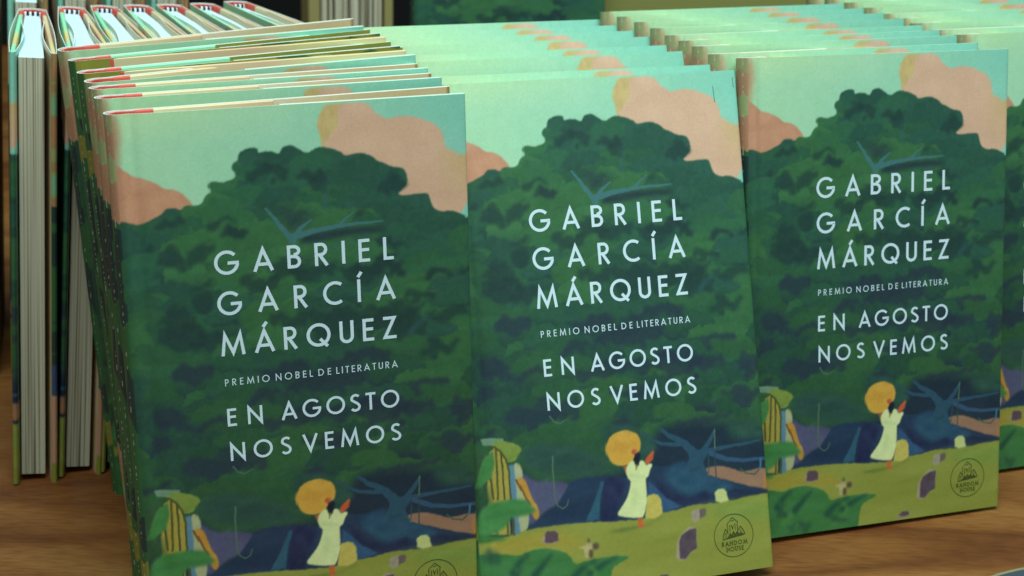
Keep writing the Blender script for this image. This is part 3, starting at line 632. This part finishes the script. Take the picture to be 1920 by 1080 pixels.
# ------------------------------------------------------------------ lettering, drawn stroke by stroke (geometric sans)
def arc(cx, cy, rx, ry, a0, a1, n=28):
    return [(cx + rx * math.cos(math.radians(a0 + (a1 - a0) * k / n)), cy + ry * math.sin(math.radians(a0 + (a1 - a0) * k / n))) for k in range(n + 1)]
ST = 0.140; q = ST / 2
def glyph(c):
    """(width, list of centre-line strokes) for cap height 1"""
    if c == 'I': return ST, [[(q, 0), (q, 1)]]
    if c == 'L': return .45, [[(q, 1), (q, q), (.45, q)]]
    if c == 'E': return .49, [[(.49, 1 - q), (q, 1 - q), (q, q), (.49, q)], [(q, .53), (.46, .53)]]
    if c == 'T': return .56, [[(0, 1 - q), (.56, 1 - q)], [(.28, 1 - ST), (.28, 0)]]
    if c == 'A': return .86, [[(.06, 0), (.43, .93), (.80, 0)], [(.19, .30), (.67, .30)]]
    if c == 'V': return .84, [[(.055, 1), (.42, .045), (.785, 1)]]
    if c == 'M': return 1.02, [[(.07, 0), (.19, .91), (.51, .12), (.83, .91), (.95, 0)]]
    if c == 'N': return .80, [[(q, 0), (q, .93), (.80 - q, .07), (.80 - q, 1)]]
    if c == 'Z': return .61, [[(.03, 1 - q), (.52, 1 - q), (.09, q), (.60, q)]]
    if c == 'U': return .62, [[(q, 1), (q, .33)] + arc(.31, .31, .31 - q, .31 - q, 180, 360, 20) + [(.62 - q, 1)]]
    if c == 'O': return 1.04, [arc(.52, .5, .52 - q, .52 - q, 90, 450, 48)]
    if c == 'Q': return 1.04, [arc(.52, .5, .52 - q, .52 - q, 90, 450, 48), [(.58, .32), (.90, -.03)]]
    if c == 'C': return .82, [arc(.52, .5, .52 - q, .52 - q, 52, 308, 36)]
    if c == 'G': return 1.02, [arc(.52, .5, .52 - q, .52 - q, 42, 352, 40)[:-1] + [(.955, .46), (.955, .475), (.56, .475)]]
    if c == 'D': return .80, [[(.30, q), (q, q), (q, 1 - q), (.30, 1 - q)], arc(.30, .5, .50 - q, .5 - q, 90, -90, 26)]
    if c == 'B': return .58, [[(.30, q), (q, q), (q, 1 - q), (.28, 1 - q)] , arc(.28, .755, .22, .245 - q, 90, -90, 16) , [(q, .51), (.30, .51)], arc(.30, .285, .28 - q, .285 - q, 90, -90, 18)]
    if c == 'P': return .52, [[(q, 0), (q, 1 - q), (.26, 1 - q)], arc(.26, .70, .26 - q, .30 - q, 90, -90, 16), [(.26, .462), (q, .462)]]
    if c == 'R': return .58, [[(q, 0), (q, 1 - q), (.28, 1 - q)], arc(.28, .71, .27 - q, .29 - q, 90, -90, 16), [(.28, .482), (q, .482)], [(.24, .44), (.52, 0)]]
    if c == 'S': return .56, [arc(.29, .735, .215, .205, 35, 200, 16) + [(.17, .60), (.40, .45)] + arc(.275, .265, .225, .205, 25, -150, 18)]
    if c == 'H': return .74, [[(q, 0), (q, 1)], [(.74 - q, 0), (.74 - q, 1)], [(q, .5), (.74 - q, .5)]]
    if c == "'": return .2, []
def stroke_poly(pts, w):
    P = [Vector(p) for p in pts]
    closed = (P[0] - P[-1]).length < 1e-6
    Lf, Rt = [], []
    n = len(P)
    for i in range(n):
        if closed and i in (0, n - 1): d0 = (P[n - 1] - P[n - 2]).normalized(); d1 = (P[1] - P[0]).normalized()
        else:
            d0 = (P[i] - P[i - 1]).normalized() if i > 0 else None
            d1 = (P[i + 1] - P[i]).normalized() if i < n - 1 else None
            if d0 is None: d0 = d1
            if d1 is None: d1 = d0
        n0 = Vector((-d0.y, d0.x)); n1 = Vector((-d1.y, d1.x)); m = (n0 + n1)
        if m.length < 1e-4: m = n0.copy()
        m.normalize(); k = 1 / max(m.dot(n0), .30)
        Lf.append(P[i] + m * (w / 2 * k)); Rt.append(P[i] - m * (w / 2 * k))
    return Lf, Rt
LIFT = [0]
def add_strokes(bm, strokes, sx, sy, ox, oz, w, y=-0.00010, shear=0.0):
    """strokes in glyph units -> flat ink ribbons on the plane y"""
    for st in strokes:
        Lf, Rt = stroke_poly(st, w); LIFT[0] = (LIFT[0] + 1) % 8; yy = y - LIFT[0] * 0.000006
        vl = [bm.verts.new((ox + p.x * sx, yy, oz + p.y * sy)) for p in Lf]; vr = [bm.verts.new((ox + p.x * sx, yy, oz + p.y * sy)) for p in Rt]
        for i in range(len(st) - 1):
            try: bm.faces.new((vl[i], vr[i], vr[i + 1], vl[i + 1]))
            except ValueError: pass
ACC = {'Á': 'A', 'Í': 'I'}
def add_word(bm, word, u0, u1, vb, cap, w=ST):
    """word justified between u0 and u1 (fractions of the cover width), baseline at v"""
    gl = [(c, *glyph(ACC.get(c, c))) for c in word]
    tot = sum(g_[1] for g_ in gl) * cap; gap = ((u1 - u0) * W - tot) / max(1, len(gl) - 1)
    x = u0 * W; zb = H * (1 - vb)
    for c, wd, st in gl:
        over = [[(px, py) for px, py in s] for s in st]
        if c in ACC:
            cx = wd / 2; over = over + [[(cx - .03, 1.10), (cx + .13, 1.32)]]
        add_strokes(bm, over, cap, cap, x, zb, w)
        x += wd * cap + gap
def lettering(name, words):
    bm = bmesh.new()
    for wd, u0, u1, vb, cap, w in words: add_word(bm, wd, u0, u1, vb, cap, w)
    bmesh.ops.recalc_face_normals(bm, faces=bm.faces)
    for f in bm.faces:
        if f.normal.y > 0: f.normal_flip()
    me = bpy.data.meshes.new(name); bm.to_mesh(me); bm.free(); me.materials.append(M_ink); return me
mesh_author = lettering('author_lettering', [('GABRIEL', .2565, .7705, .2893, .0101, ST), ('GARCÍA', .2580, .7720, .3625, .0101, ST), ('MÁRQUEZ', .2600, .7705, .4368, .0101, ST)])
mesh_prize = lettering('prize_lettering', [('PREMIO', .2648, .3924, .4925, .0031, .125), ('NOBEL', .4098, .5180, .4925, .0031, .125), ('DE', .5339, .5715, .4925, .0031, .125), ('LITERATURA', .5866, .7700, .4925, .0031, .125)])
mesh_title = lettering('title_lettering', [('EN', .2650, .3660, .5680, .0080, ST), ('AGOSTO', .4204, .7708, .5680, .0080, ST), ('NOS', .2672, .4437, .6335, .0080, ST), ('VEMOS', .4775, .7722, .6335, .0080, ST)])

def logo_mesh():
    bm = bmesh.new(); cx, cz = .8632 * W, H * (1 - .9255); R_ = .0103; s = R_ / 128.0
    def pl(pts, w): add_strokes(bm, [[((x - 880) * s, (800 - y) * s) for x, y in pts]], 1, 1, cx, cz, w * s * .8)
    add_strokes(bm, [arc(0, 0, R_, R_, 90, 450, 64)], 1, 1, cx, cz, .00030)
    for pts, w in (([(843, 790), (843, 735), (840, 728), (878, 692), (912, 722), (908, 730), (908, 785)], 5), ([(858, 735), (858, 775)], 5), ([(893, 728), (893, 765)], 5),
                   ([(868, 712), (888, 712)], 5), ([(808, 818), (812, 790), (828, 756), (843, 782)], 6), ([(822, 812), (824, 782), (832, 782), (834, 812)], 4),
                   ([(912, 770), (928, 750), (945, 775), (955, 800)], 6), ([(925, 770), (930, 795)], 5), ([(806, 818), (956, 800)], 6),
                   ([(846, 808), (858, 790), (868, 806), (880, 782), (892, 802), (904, 784), (916, 800), (936, 790)], 13), ([(838, 812), (945, 800)], 12), ([(868, 735), (876, 760), (882, 740)], 6)):
        pl(pts, w)
    def word(wd, x0, x1, y, cap):
        gl = [(c, *glyph(c)) for c in wd]; tot = sum(g_[1] for g_ in gl) * cap; gap = (x1 - x0 - tot) / (len(gl) - 1); x = x0
        for c, w_, st in gl:
            add_strokes(bm, st, cap * s, cap * s, cx + (x - 880) * s, cz + (800 - y) * s, .17)
            # small serifs at the feet and heads
            for st_ in st[:1]:
                for p_ in (st_[0], st_[-1]):
                    if c not in 'OSD': add_strokes(bm, [[(p_[0] - .2, p_[1]), (p_[0] + .2, p_[1])]], cap * s, cap * s, cx + (x - 880) * s, cz + (800 - y) * s, .12)
            x += w_ * cap + gap
    word('RANDOM', 798, 966, 857, 25); word('HOUSE', 826, 938, 893, 25)
    bmesh.ops.recalc_face_normals(bm, faces=bm.faces)
    for f in bm.faces:
        if f.normal.y > 0: f.normal_flip()
    me = bpy.data.meshes.new('publisher_logo'); bm.to_mesh(me); bm.free(); me.materials.append(M_black); return me
mesh_logo = logo_mesh()

# ------------------------------------------------------------------ one book, then its copies
def gaping_set(g):
    j = jacket_mesh('dust_jacket', stack_profile(gape=g), NV)
    bb = mesh_bb.copy()
    for v in bb.vertices: v.co.y += g * max(0.0, (v.co.x - 0.012) / (W - 0.012))
    return j, bb
def gaping_front(g):
    j = jacket_mesh('dust_jacket', stack_profile(gfront=g), NV)
    bb = mesh_bf.copy()
    for v in bb.vertices: v.co.y -= g * max(0.0, (v.co.x - 0.012) / (W - 0.012))
    return j, bb
GAPE_F = {4: gaping_front(0.0075), 5: gaping_front(0.0095)}
GAPE = {0: gaping_set(0.0135), 1: gaping_set(0.0058)}; GAPE[2] = GAPE[1]
def make_book(label, group):
    r_ = empty('book', label, 'book', group)
    for nm, me in (('dust_jacket', mesh_jacket), ('page_block', mesh_block), ('front_board', mesh_bf), ('back_board', mesh_bb), ('case_spine', mesh_cs), ('headband', mesh_hb)):
        link(nm, me, r_)
    return r_
def add_print(book):
    j = [c for c in book.children if c.name.startswith('dust_jacket')][0]
    for nm, me in (('author_lettering', mesh_author), ('prize_lettering', mesh_prize), ('title_lettering', mesh_title), ('publisher_logo', mesh_logo)):
        link(nm, me, j)
def copy_tree(o, parent=None):
    c = o.copy(); COL.objects.link(c); c.parent = parent
    for ch in o.children: copy_tree(ch, c)
    return c
def pose_matrix(b, sc, flip=False):
    x, y, ya, le, ro = b
    ax = Vector((math.cos(ya), math.sin(ya), 0)); n = Vector((-math.sin(ya), math.cos(ya), 0)); Z = Vector((0, 0, 1))
    up = math.cos(le) * Z + math.sin(le) * n; back = math.cos(le) * n - math.sin(le) * Z
    a2 = math.cos(ro) * ax + math.sin(ro) * up; u2 = -math.sin(ro) * ax + math.cos(ro) * up
    base = Vector((x, y, 0.0152 * math.sin(max(le, 0))))
    org = base - a2 * (W / 2 * sc)
    if flip:      # standing on its head with the back cover forward: spine still on the left
        org = org + u2 * (H * sc) + back * (T * sc)
        u2 = -u2; back = -back
    m = Matrix([[a2[i] * sc, back[i] * sc, u2[i] * sc, org[i]] for i in range(3)] + [[0, 0, 0, 1]])
    return m

POSES = {'L': [[-0.08051, 0.61672, 0.31927, 0.09419, 0.01758], [-0.09027, 0.64457, 0.33391, 0.09932, 0.01997], [-0.09753, 0.66433, 0.34923, 0.09067, 0.01957], [-0.10157, 0.69598, 0.31833, 0.0491, 0.05119], [-0.10763, 0.70854, 0.3268, 0.07593, 0.05099], [-0.11739, 0.73471, 0.33849, 0.09115, 0.0546], [-0.13289, 0.76838, 0.31541, 0.02582, 0.05464]], 'Ls': 0.98049, 'M': [[0.06054, 0.65841, 0.33943, 0.33034, 0.00393], [0.04982, 0.67083, 0.33943, 0.33034, 0.0], [0.04441, 0.70432, 0.33943, 0.33034, 0.0], [0.03606, 0.71842, 0.33943, 0.33034, 0.0], [0.02899, 0.74065, 0.33943, 0.33034, 0.0], [0.0219, 0.75627, 0.33943, 0.33034, 0.0], [0.0124, 0.7705, 0.33943, 0.33034, 0.0], [0.00446, 0.78715, 0.33943, 0.33034, 0.0]], 'Ms': 0.99246, 'R': [[0.19105, 0.73513, 0.34668, 0.18937, -0.00894], [0.18093, 0.7461, 0.34698, 0.18938, 0.0], [0.17472, 0.76579, 0.34746, 0.18939, 0.0], [0.16923, 0.7797, 0.34685, 0.18937, 0.0], [0.16369, 0.7917, 0.34635, 0.18936, 0.0], [0.15716, 0.81172, 0.34665, 0.18936, 0.0], [0.14974, 0.82827, 0.34699, 0.18937, 0.0], [0.1413, 0.84302, 0.34691, 0.18937, 0.0], [0.13272, 0.8569, 0.34748, 0.18939, 0.0]], 'Rs': 0.99028, 'S': [[0.31267, 0.81917, 0.34541, 0.18606, 0.0]]}

def spaced(lst, sc):
    """push each book back until it clears the one in front"""
    out = [list(lst[0])]
    for b in lst[1:]:
        p = out[-1]; b = list(b); n = Vector((-math.sin(p[2]), math.cos(p[2])))
        need = (T + .0002) * sc / math.cos(min(p[3], b[3]))
        d = (b[0] - p[0]) * n.x + (b[1] - p[1]) * n.y
        if d < need: b[0] += n.x * (need - d); b[1] += n.y * (need - d)
        out.append(b)
    return out
ORD = ['front', 'second', 'third', 'fourth', 'fifth', 'sixth', 'seventh', 'eighth', 'ninth', 'tenth']
ROWS = [('L', POSES['Ls'], 'left', POSES['L']), ('M', POSES['Ms'], 'middle', POSES['M']), ('R', POSES['Rs'], 'right', POSES['R'])]
s0 = list(POSES['S'][0]); s0[0] += 0.0056; srow = [s0]
for k in range(1, 9):
    q_ = POSES['R'][min(k, 8)]; r0 = POSES['R'][0]
    srow.append([s0[0] + q_[0] - r0[0], s0[1] + q_[1] - r0[1], s0[2], s0[3], 0.0])
ROWS.append(('S', POSES['Rs'], 'far right', srow))
proto = None
for key, sc, word, lst in ROWS:
    group = 'copies leaning one behind another in the %s stack' % word
    for k, b in enumerate(spaced(lst, sc)):
        flip = key == 'L' and k in (4, 5)
        if k == 0:
            lab = {'L': 'front copy of the left stack, full green tree cover beside the bare wood', 'M': 'front copy of the middle stack, full cover leaning back most',
                   'R': 'front copy of the right stack, whole cover with bare wood below', 'S': 'front copy of the far right stack, cut by the photo edge'}[key]
        elif flip:
            lab = '%s copy from the front in the left stack, upside down with olive back cover forward' % ORD[k]
        elif k == len(lst) - 1:
            lab = 'rearmost copy of the %s stack, only its top edge and side showing' % word
        else:
            lab = '%s copy from the front in the %s stack, only its top edge showing' % (ORD[k], word)
        if proto is None:
            bk = proto = make_book(lab, group)
        else:
            bk = copy_tree(proto) if k else copy_tree(proto)
            bk['label'] = lab; bk['group'] = group
        bk.matrix_world = pose_matrix(b, sc, flip)
        if key == 'L' and k in GAPE_F:
            for c in bk.children:
                if c.name.startswith('dust_jacket'): c.data = GAPE_F[k][0]
                if c.name.startswith('front_board'): c.data = GAPE_F[k][1]
        if key == 'L' and k in GAPE:
            for c in bk.children:
                if c.name.startswith('dust_jacket'): c.data = GAPE[k][0]
                if c.name.startswith('back_board'): c.data = GAPE[k][1]
        bk['front_copy'] = 1 if k == 0 else 0
for bk in [o for o in COL.objects if o.get('front_copy') == 1]: add_print(bk)
bm = bmesh.new()
for pts in (((.913, .030), (.916, .062)), ((.984, .014), (.986, .034))):
    add_strokes(bm, [[(u * W, H * (1 - v)) for u, v in pts]], 1, 1, 0, 0, .00028)
for f in bm.faces:
    if f.normal.y > 0: f.normal_flip()
me = bpy.data.meshes.new('scuff_mark'); bm.to_mesh(me); bm.free(); me.materials.append(M_scuff)
mid = [o for o in COL.objects if o.get('label', '').startswith('front copy of the middle')][0]
link('scuff_mark', me, [c for c in mid.children if c.name.startswith('dust_jacket')][0])
for bk in COL.objects:
    if 'front_copy' in bk: del bk['front_copy']

# ------------------------------------------------------------------ fan of upright books at the left, fore-edges forward
TF = 0.0148; SPL_F, SPL_B = 0.0022, 0.0062
BOW = 1.0
def fan_profile():
    P = []; Wf = W_FAN
    def yf(x): return -SPL_F * x / Wf          # outer face of the splayed front board
    def yb(x): return TF + SPL_B * x / Wf
    # front flap, curling in behind the board
    for t in np.linspace(0, 1, 22):
        x = Wf * (.30 + .70 * t) ; y = yf(x) + 0.0031 + 0.0030 * math.sin(math.pi * min(1, (1 - t) * 1.1)) ** 1 * (1 - t * .3)
        P.append((x - .001, min(y, 0.0048 - .0000 * x), 'F', 1.0))
    for a in np.linspace(0, math.pi, 9)[1:-1]: P.append((Wf - 0.0008 + 0.0022 * math.sin(a), yf(Wf) + 0.0013 + 0.0016 * math.cos(a), 'F', .985))
    for x in np.linspace(Wf - .0008, 0.0022, 110):
        bow = BOW * 0.0020 * math.sin(math.pi * min(1, x / Wf) ** 1.2)
        P.append((x, yf(x) - bow, 'F', x / Wf))
    for t in np.linspace(0, 1, 20):
        y = 0.0004 + (TF - 0.0008) * t; P.append((0.0016 - 0.0026 * math.sin(math.pi * t) ** .8, y, 'S', 1 - t))
    for x in np.linspace(0.0022, Wf - .0008, 90):
        bow = BOW * 0.0014 * math.sin(math.pi * min(1, x / Wf) ** 1.2)
        P.append((x, yb(x) + bow, 'B', x / Wf))
    for a in np.linspace(math.pi, 0, 9)[1:-1]: P.append((Wf - 0.0008 + 0.0022 * math.sin(a), yb(Wf) - 0.0013 - 0.0016 * math.cos(a), 'B', .97))
    for t in np.linspace(1, 0, 22):
        x = Wf * (.30 + .70 * t); y = yb(x) - 0.0031 - 0.0026 * math.sin(math.pi * min(1, (1 - t) * 1.1)) * (1 - t * .3)
        P.append((x - .001, max(y, TF - .0042), 'K', .9))
    return P
def splay_box(name, m, x0, x1, y0, y1, z0, z1, s0_, s1_):
    """box whose y faces drift outwards towards the fore-edge"""
    me = box_mesh(name, x0, x1, y0, y1, z0, z1, 0.0004, 1)
    for v in me.vertices:
        t = (v.co.x) / W_FAN; v.co.y += (s0_ if v.co.y < (y0 + y1) / 2 else s1_) * t
    me.materials.append(m); return me
fan_j = jacket_mesh('dust_jacket', fan_profile(), 270, th=.0003)
fan_block = splay_box('page_block', M_page, .0065, W_FAN - .004, .0030, TF - .0030, .0032, H - .0032, -.0010, .0030)
fan_bf = splay_box('front_board', M_board_f, .0068, W_FAN - .0010, .0004, .0026, .0003, H - .0003, -SPL_F, -SPL_F)
fan_bb = splay_box('back_board', M_board_b, .0068, W_FAN - .0010, TF - .0026, TF - .0004, .0003, H - .0003, SPL_B, SPL_B)
fan_cs = case_spine('case_spine', TF)
fan_hb = part_box('headband', M_band, .0040, .0066, .0028, TF - .0028, H - .0036, H - .0012, .0003)
SPL_F, SPL_B, BOW = 0.0024, 0.0048, 0.30          # the rest of the row: jackets lie flatter, pages spread wider
TIGHT = {'dust_jacket': jacket_mesh('dust_jacket', fan_profile(), 270, th=.0003),
         'page_block': splay_box('page_block', M_page, .0065, W_FAN - .004, .0029, TF - .0029, .0032, H - .0032, -.0020, .0042),
         'front_board': splay_box('front_board', M_board_f, .0068, W_FAN - .0010, .0004, .0024, .0003, H - .0003, -SPL_F, -SPL_F),
         'back_board': splay_box('back_board', M_board_b, .0068, W_FAN - .0010, TF - .0024, TF - .0004, .0003, H - .0003, SPL_B, SPL_B)}
def make_fan_book(label, group):
    r_ = empty('book', label, 'book', group)
    for nm, me in (('dust_jacket', fan_j), ('page_block', fan_block), ('front_board', fan_bf), ('back_board', fan_bb), ('case_spine', fan_cs), ('headband', fan_hb)): link(nm, me, r_)
    return r_
def unproject(px, py, z):
    d = R3.T @ np.array([(px - 960) / F_PX, (py - 540) / F_PX, 1.0]); t = (z - CAM_H) / d[2]
    return Vector((d[0] * t, d[1] * t, z))
FS = 0.95; TILT = math.radians(3.7)
def fan_place(o, px, py, yaw_deg, fs=FS, tilt=TILT):
    """px,py: where the top of the spine shows in the photograph; the book stands upright at that bearing"""
    ya = math.radians(yaw_deg)
    fore = Vector((math.sin(ya), -math.cos(ya), 0)); ax = Vector((math.cos(ya), math.sin(ya), 0)); Z = Vector((0, 0, 1))
    up = math.cos(tilt) * Z + math.sin(tilt) * ax; side = math.cos(tilt) * ax - math.sin(tilt) * Z
    top = unproject(px, py, H * fs * math.cos(tilt) + .0010)
    base = top - up * (H * fs) - side * (TF / 2 * fs)
    base.z = max(TF * fs * math.sin(tilt), 0)
    o.matrix_world = Matrix([[fore[i] * fs, side[i] * fs, up[i] * fs, base[i]] for i in range(3)] + [[0, 0, 0, 1]])
FAN = [(61, 14, 15.5), (133, 11, 18.5, 4.7), (193, 9, 21, 5.0), (254, 7, 23), (314, 6, 25.5), (376, 4, 28.5), (438, 0, 32)]
fo = ['leftmost upright copy, whole grey fore-edge showing down to the wood', 'second upright copy from the left, fore-edge showing left of the stack', 'third upright copy from the left, sliver of fore-edge by the stack',
      'fourth upright copy from the left, white top edge behind the stack', 'fifth upright copy from the left, slanting white top edge', 'sixth upright copy from the left, slanting white top edge',
      'rightmost upright copy, most slanted, with tan cover edge']
fproto = None
for (px, py, yw, *tl), lab in zip(FAN, fo):
    if fproto is None: b_ = fproto = make_fan_book(lab, 'upright copies fanned out with fore-edges forward')
    else: b_ = copy_tree(fproto); b_['label'] = lab
    if px > 240:
        for c in b_.children:
            if c.name.split('.')[0] in TIGHT: c.data = TIGHT[c.name.split('.')[0]]
    fan_place(b_, px, py, yw, tilt=math.radians(tl[0]) if tl else TILT)
# the same again: a second row close behind, and one cut by the left edge of the photo
for i, (px, py, yw) in enumerate([(52, -66, 15.5), (120, -70, 18), (182, -73, 21), (246, -76, 23)]):
    b_ = copy_tree(fproto); b_['label'] = '%s copy from the left in the second upright row, cut by the photo top' % ['first', 'second', 'third', 'fourth'][i]
    b_['group'] = 'upright copies of the second row behind the fan'
    fan_place(b_, px, py, yw)
b_ = copy_tree(fproto); b_['label'] = 'upright copy at the far left edge of the photo, grey pages above wood'; b_['group'] = 'upright copies fanned out with fore-edges forward'
fan_place(b_, -20, -62, 12)

# ------------------------------------------------------------------ stacks farther back on the table
def far_book(label, x, y, yaw, lean, back=False, sc=1.0, group='copies standing in the back row of the table'):
    b = copy_tree(proto_plain); b['label'] = label; b['group'] = group
    M_ = pose_matrix((x, y, yaw, lean, 0), sc)
    if back:
        M_ = M_ @ Matrix.Translation((W, T, 0)) @ Matrix.Rotation(math.pi, 4, 'Z')
    b.matrix_world = M_
    return b
proto_plain = [o for o in COL.objects if o.parent is None and o.get('label', '').startswith('rearmost copy of the middle')][0]
FY = 1.22
fx = unproject(962, 20, .17).x
far_book('dark green cover behind the middle stack, cut by the top of the photo', fx, FY, math.radians(8), .10)
far_book('copy directly behind the dark green cover of the back row', fx - .003, FY + .018, math.radians(8), .10)
r_ = empty('book', 'olive brown hardback behind the right stack, cut by the top of the photo', 'book')
for nm, me in (('front_board', part_box('front_board', M_olive, 0, .20, 0, .003, 0, .26, .0006)), ('page_block', part_box('page_block', M_page, .004, .196, .0036, .0170, .003, .257)),
               ('back_board', part_box('back_board', M_olive, 0, .20, .0176, .0206, 0, .26, .0006)), ('case_spine', part_box('case_spine', M_olive, -.003, -.0004, 0, .0206, 0, .26, .0006))):
    link(nm, me, r_)
p0 = unproject(1137, 20, .17); le = .08; ya = math.radians(8)
a_ = Vector((math.cos(ya), math.sin(ya), 0)); n_ = Vector((-math.sin(ya), math.cos(ya), 0)); u_ = Vector((0, 0, 1)) * math.cos(le) + n_ * math.sin(le); k_ = n_ * math.cos(le) - Vector((0, 0, 1)) * math.sin(le)
r_.matrix_world = Matrix([[a_[i], k_[i], u_[i], (p0.x, p0.y, .0206 * math.sin(le))[i]] for i in range(3)] + [[0, 0, 0, 1]])

# thick paperback block with its page edges towards us
r_ = empty('thick_book', 'thick pale book with grey page edges, wrapped, behind the left stack', 'book')
bx0 = 0.0
segs = [0.0, .0105, .0225, .0300, .0370, .0405, .0480]
for a, b2 in zip(segs[:-1], segs[1:]):
    me = part_box('page_section', M_page, -.001 * (1 + (a * 1000) % 3), .13, a + .0006, b2 - .0006, .004, .236, .0008); link('page_section', me, r_)
me = part_box('cover_board', M_tan, -.004, .135, -.0095, -.0005, .0, .24, .001); link('cover_board', me, r_)
me = part_box('cover_board', M_tan, -.004, .135, .0490, .0560, .0, .24, .001); link('cover_board', me, r_)
p0 = unproject(601, 30, .165); ya = math.radians(10)
fore = Vector((-math.sin(ya), math.cos(ya), 0)); sd = Vector((math.cos(ya), math.sin(ya), 0))
r_.matrix_world = Matrix([[fore[i], sd[i], (0, 0, 1)[i], (p0.x, p0.y, 0)[i]] for i in range(3)] + [[0, 0, 0, 1]])

# blue-grey dish with a pale rim reaching in at the bottom right corner
bm = bmesh.new(); N_ = 96; rings = [(0.0, .0040), (.86, .0040), (.93, .0052), (.985, .0085), (1.0, .0088), (1.008, .0080), (.97, .0010), (.0, .0010)]
pr = .095; rows = []
for (rr, zz) in rings[1:-1]: rows.append([bm.verts.new((pr * rr * math.cos(2 * math.pi * k / N_), pr * rr * math.sin(2 * math.pi * k / N_), zz)) for k in range(N_)])
cf = bm.faces.new(rows[0]); cb = bm.faces.new(list(reversed(rows[-1])))
for a, b2 in zip(rows[:-1], rows[1:]):
    ri = rows.index(a)
    for k in range(N_):
        f_ = bm.faces.new((a[k], b2[k], b2[(k + 1) % N_], a[(k + 1) % N_])); f_.smooth = True
        f_.material_index = 1 if ri in (2, 3) else 0
bmesh.ops.recalc_face_normals(bm, faces=bm.faces)
me = bpy.data.meshes.new('dish'); bm.to_mesh(me); bm.free(); me.materials.append(M_blue); me.materials.append(M_rim)
dish = link('dish', me); tag(dish, 'blue grey round dish with pale rim in the bottom right corner', 'dish')
pe = unproject(1895, 1070, .0085)
dvec = Vector((.42, -.91, 0)).normalized()
dish.location = (pe.x + dvec.x * pr, pe.y + dvec.y * pr, .0002)
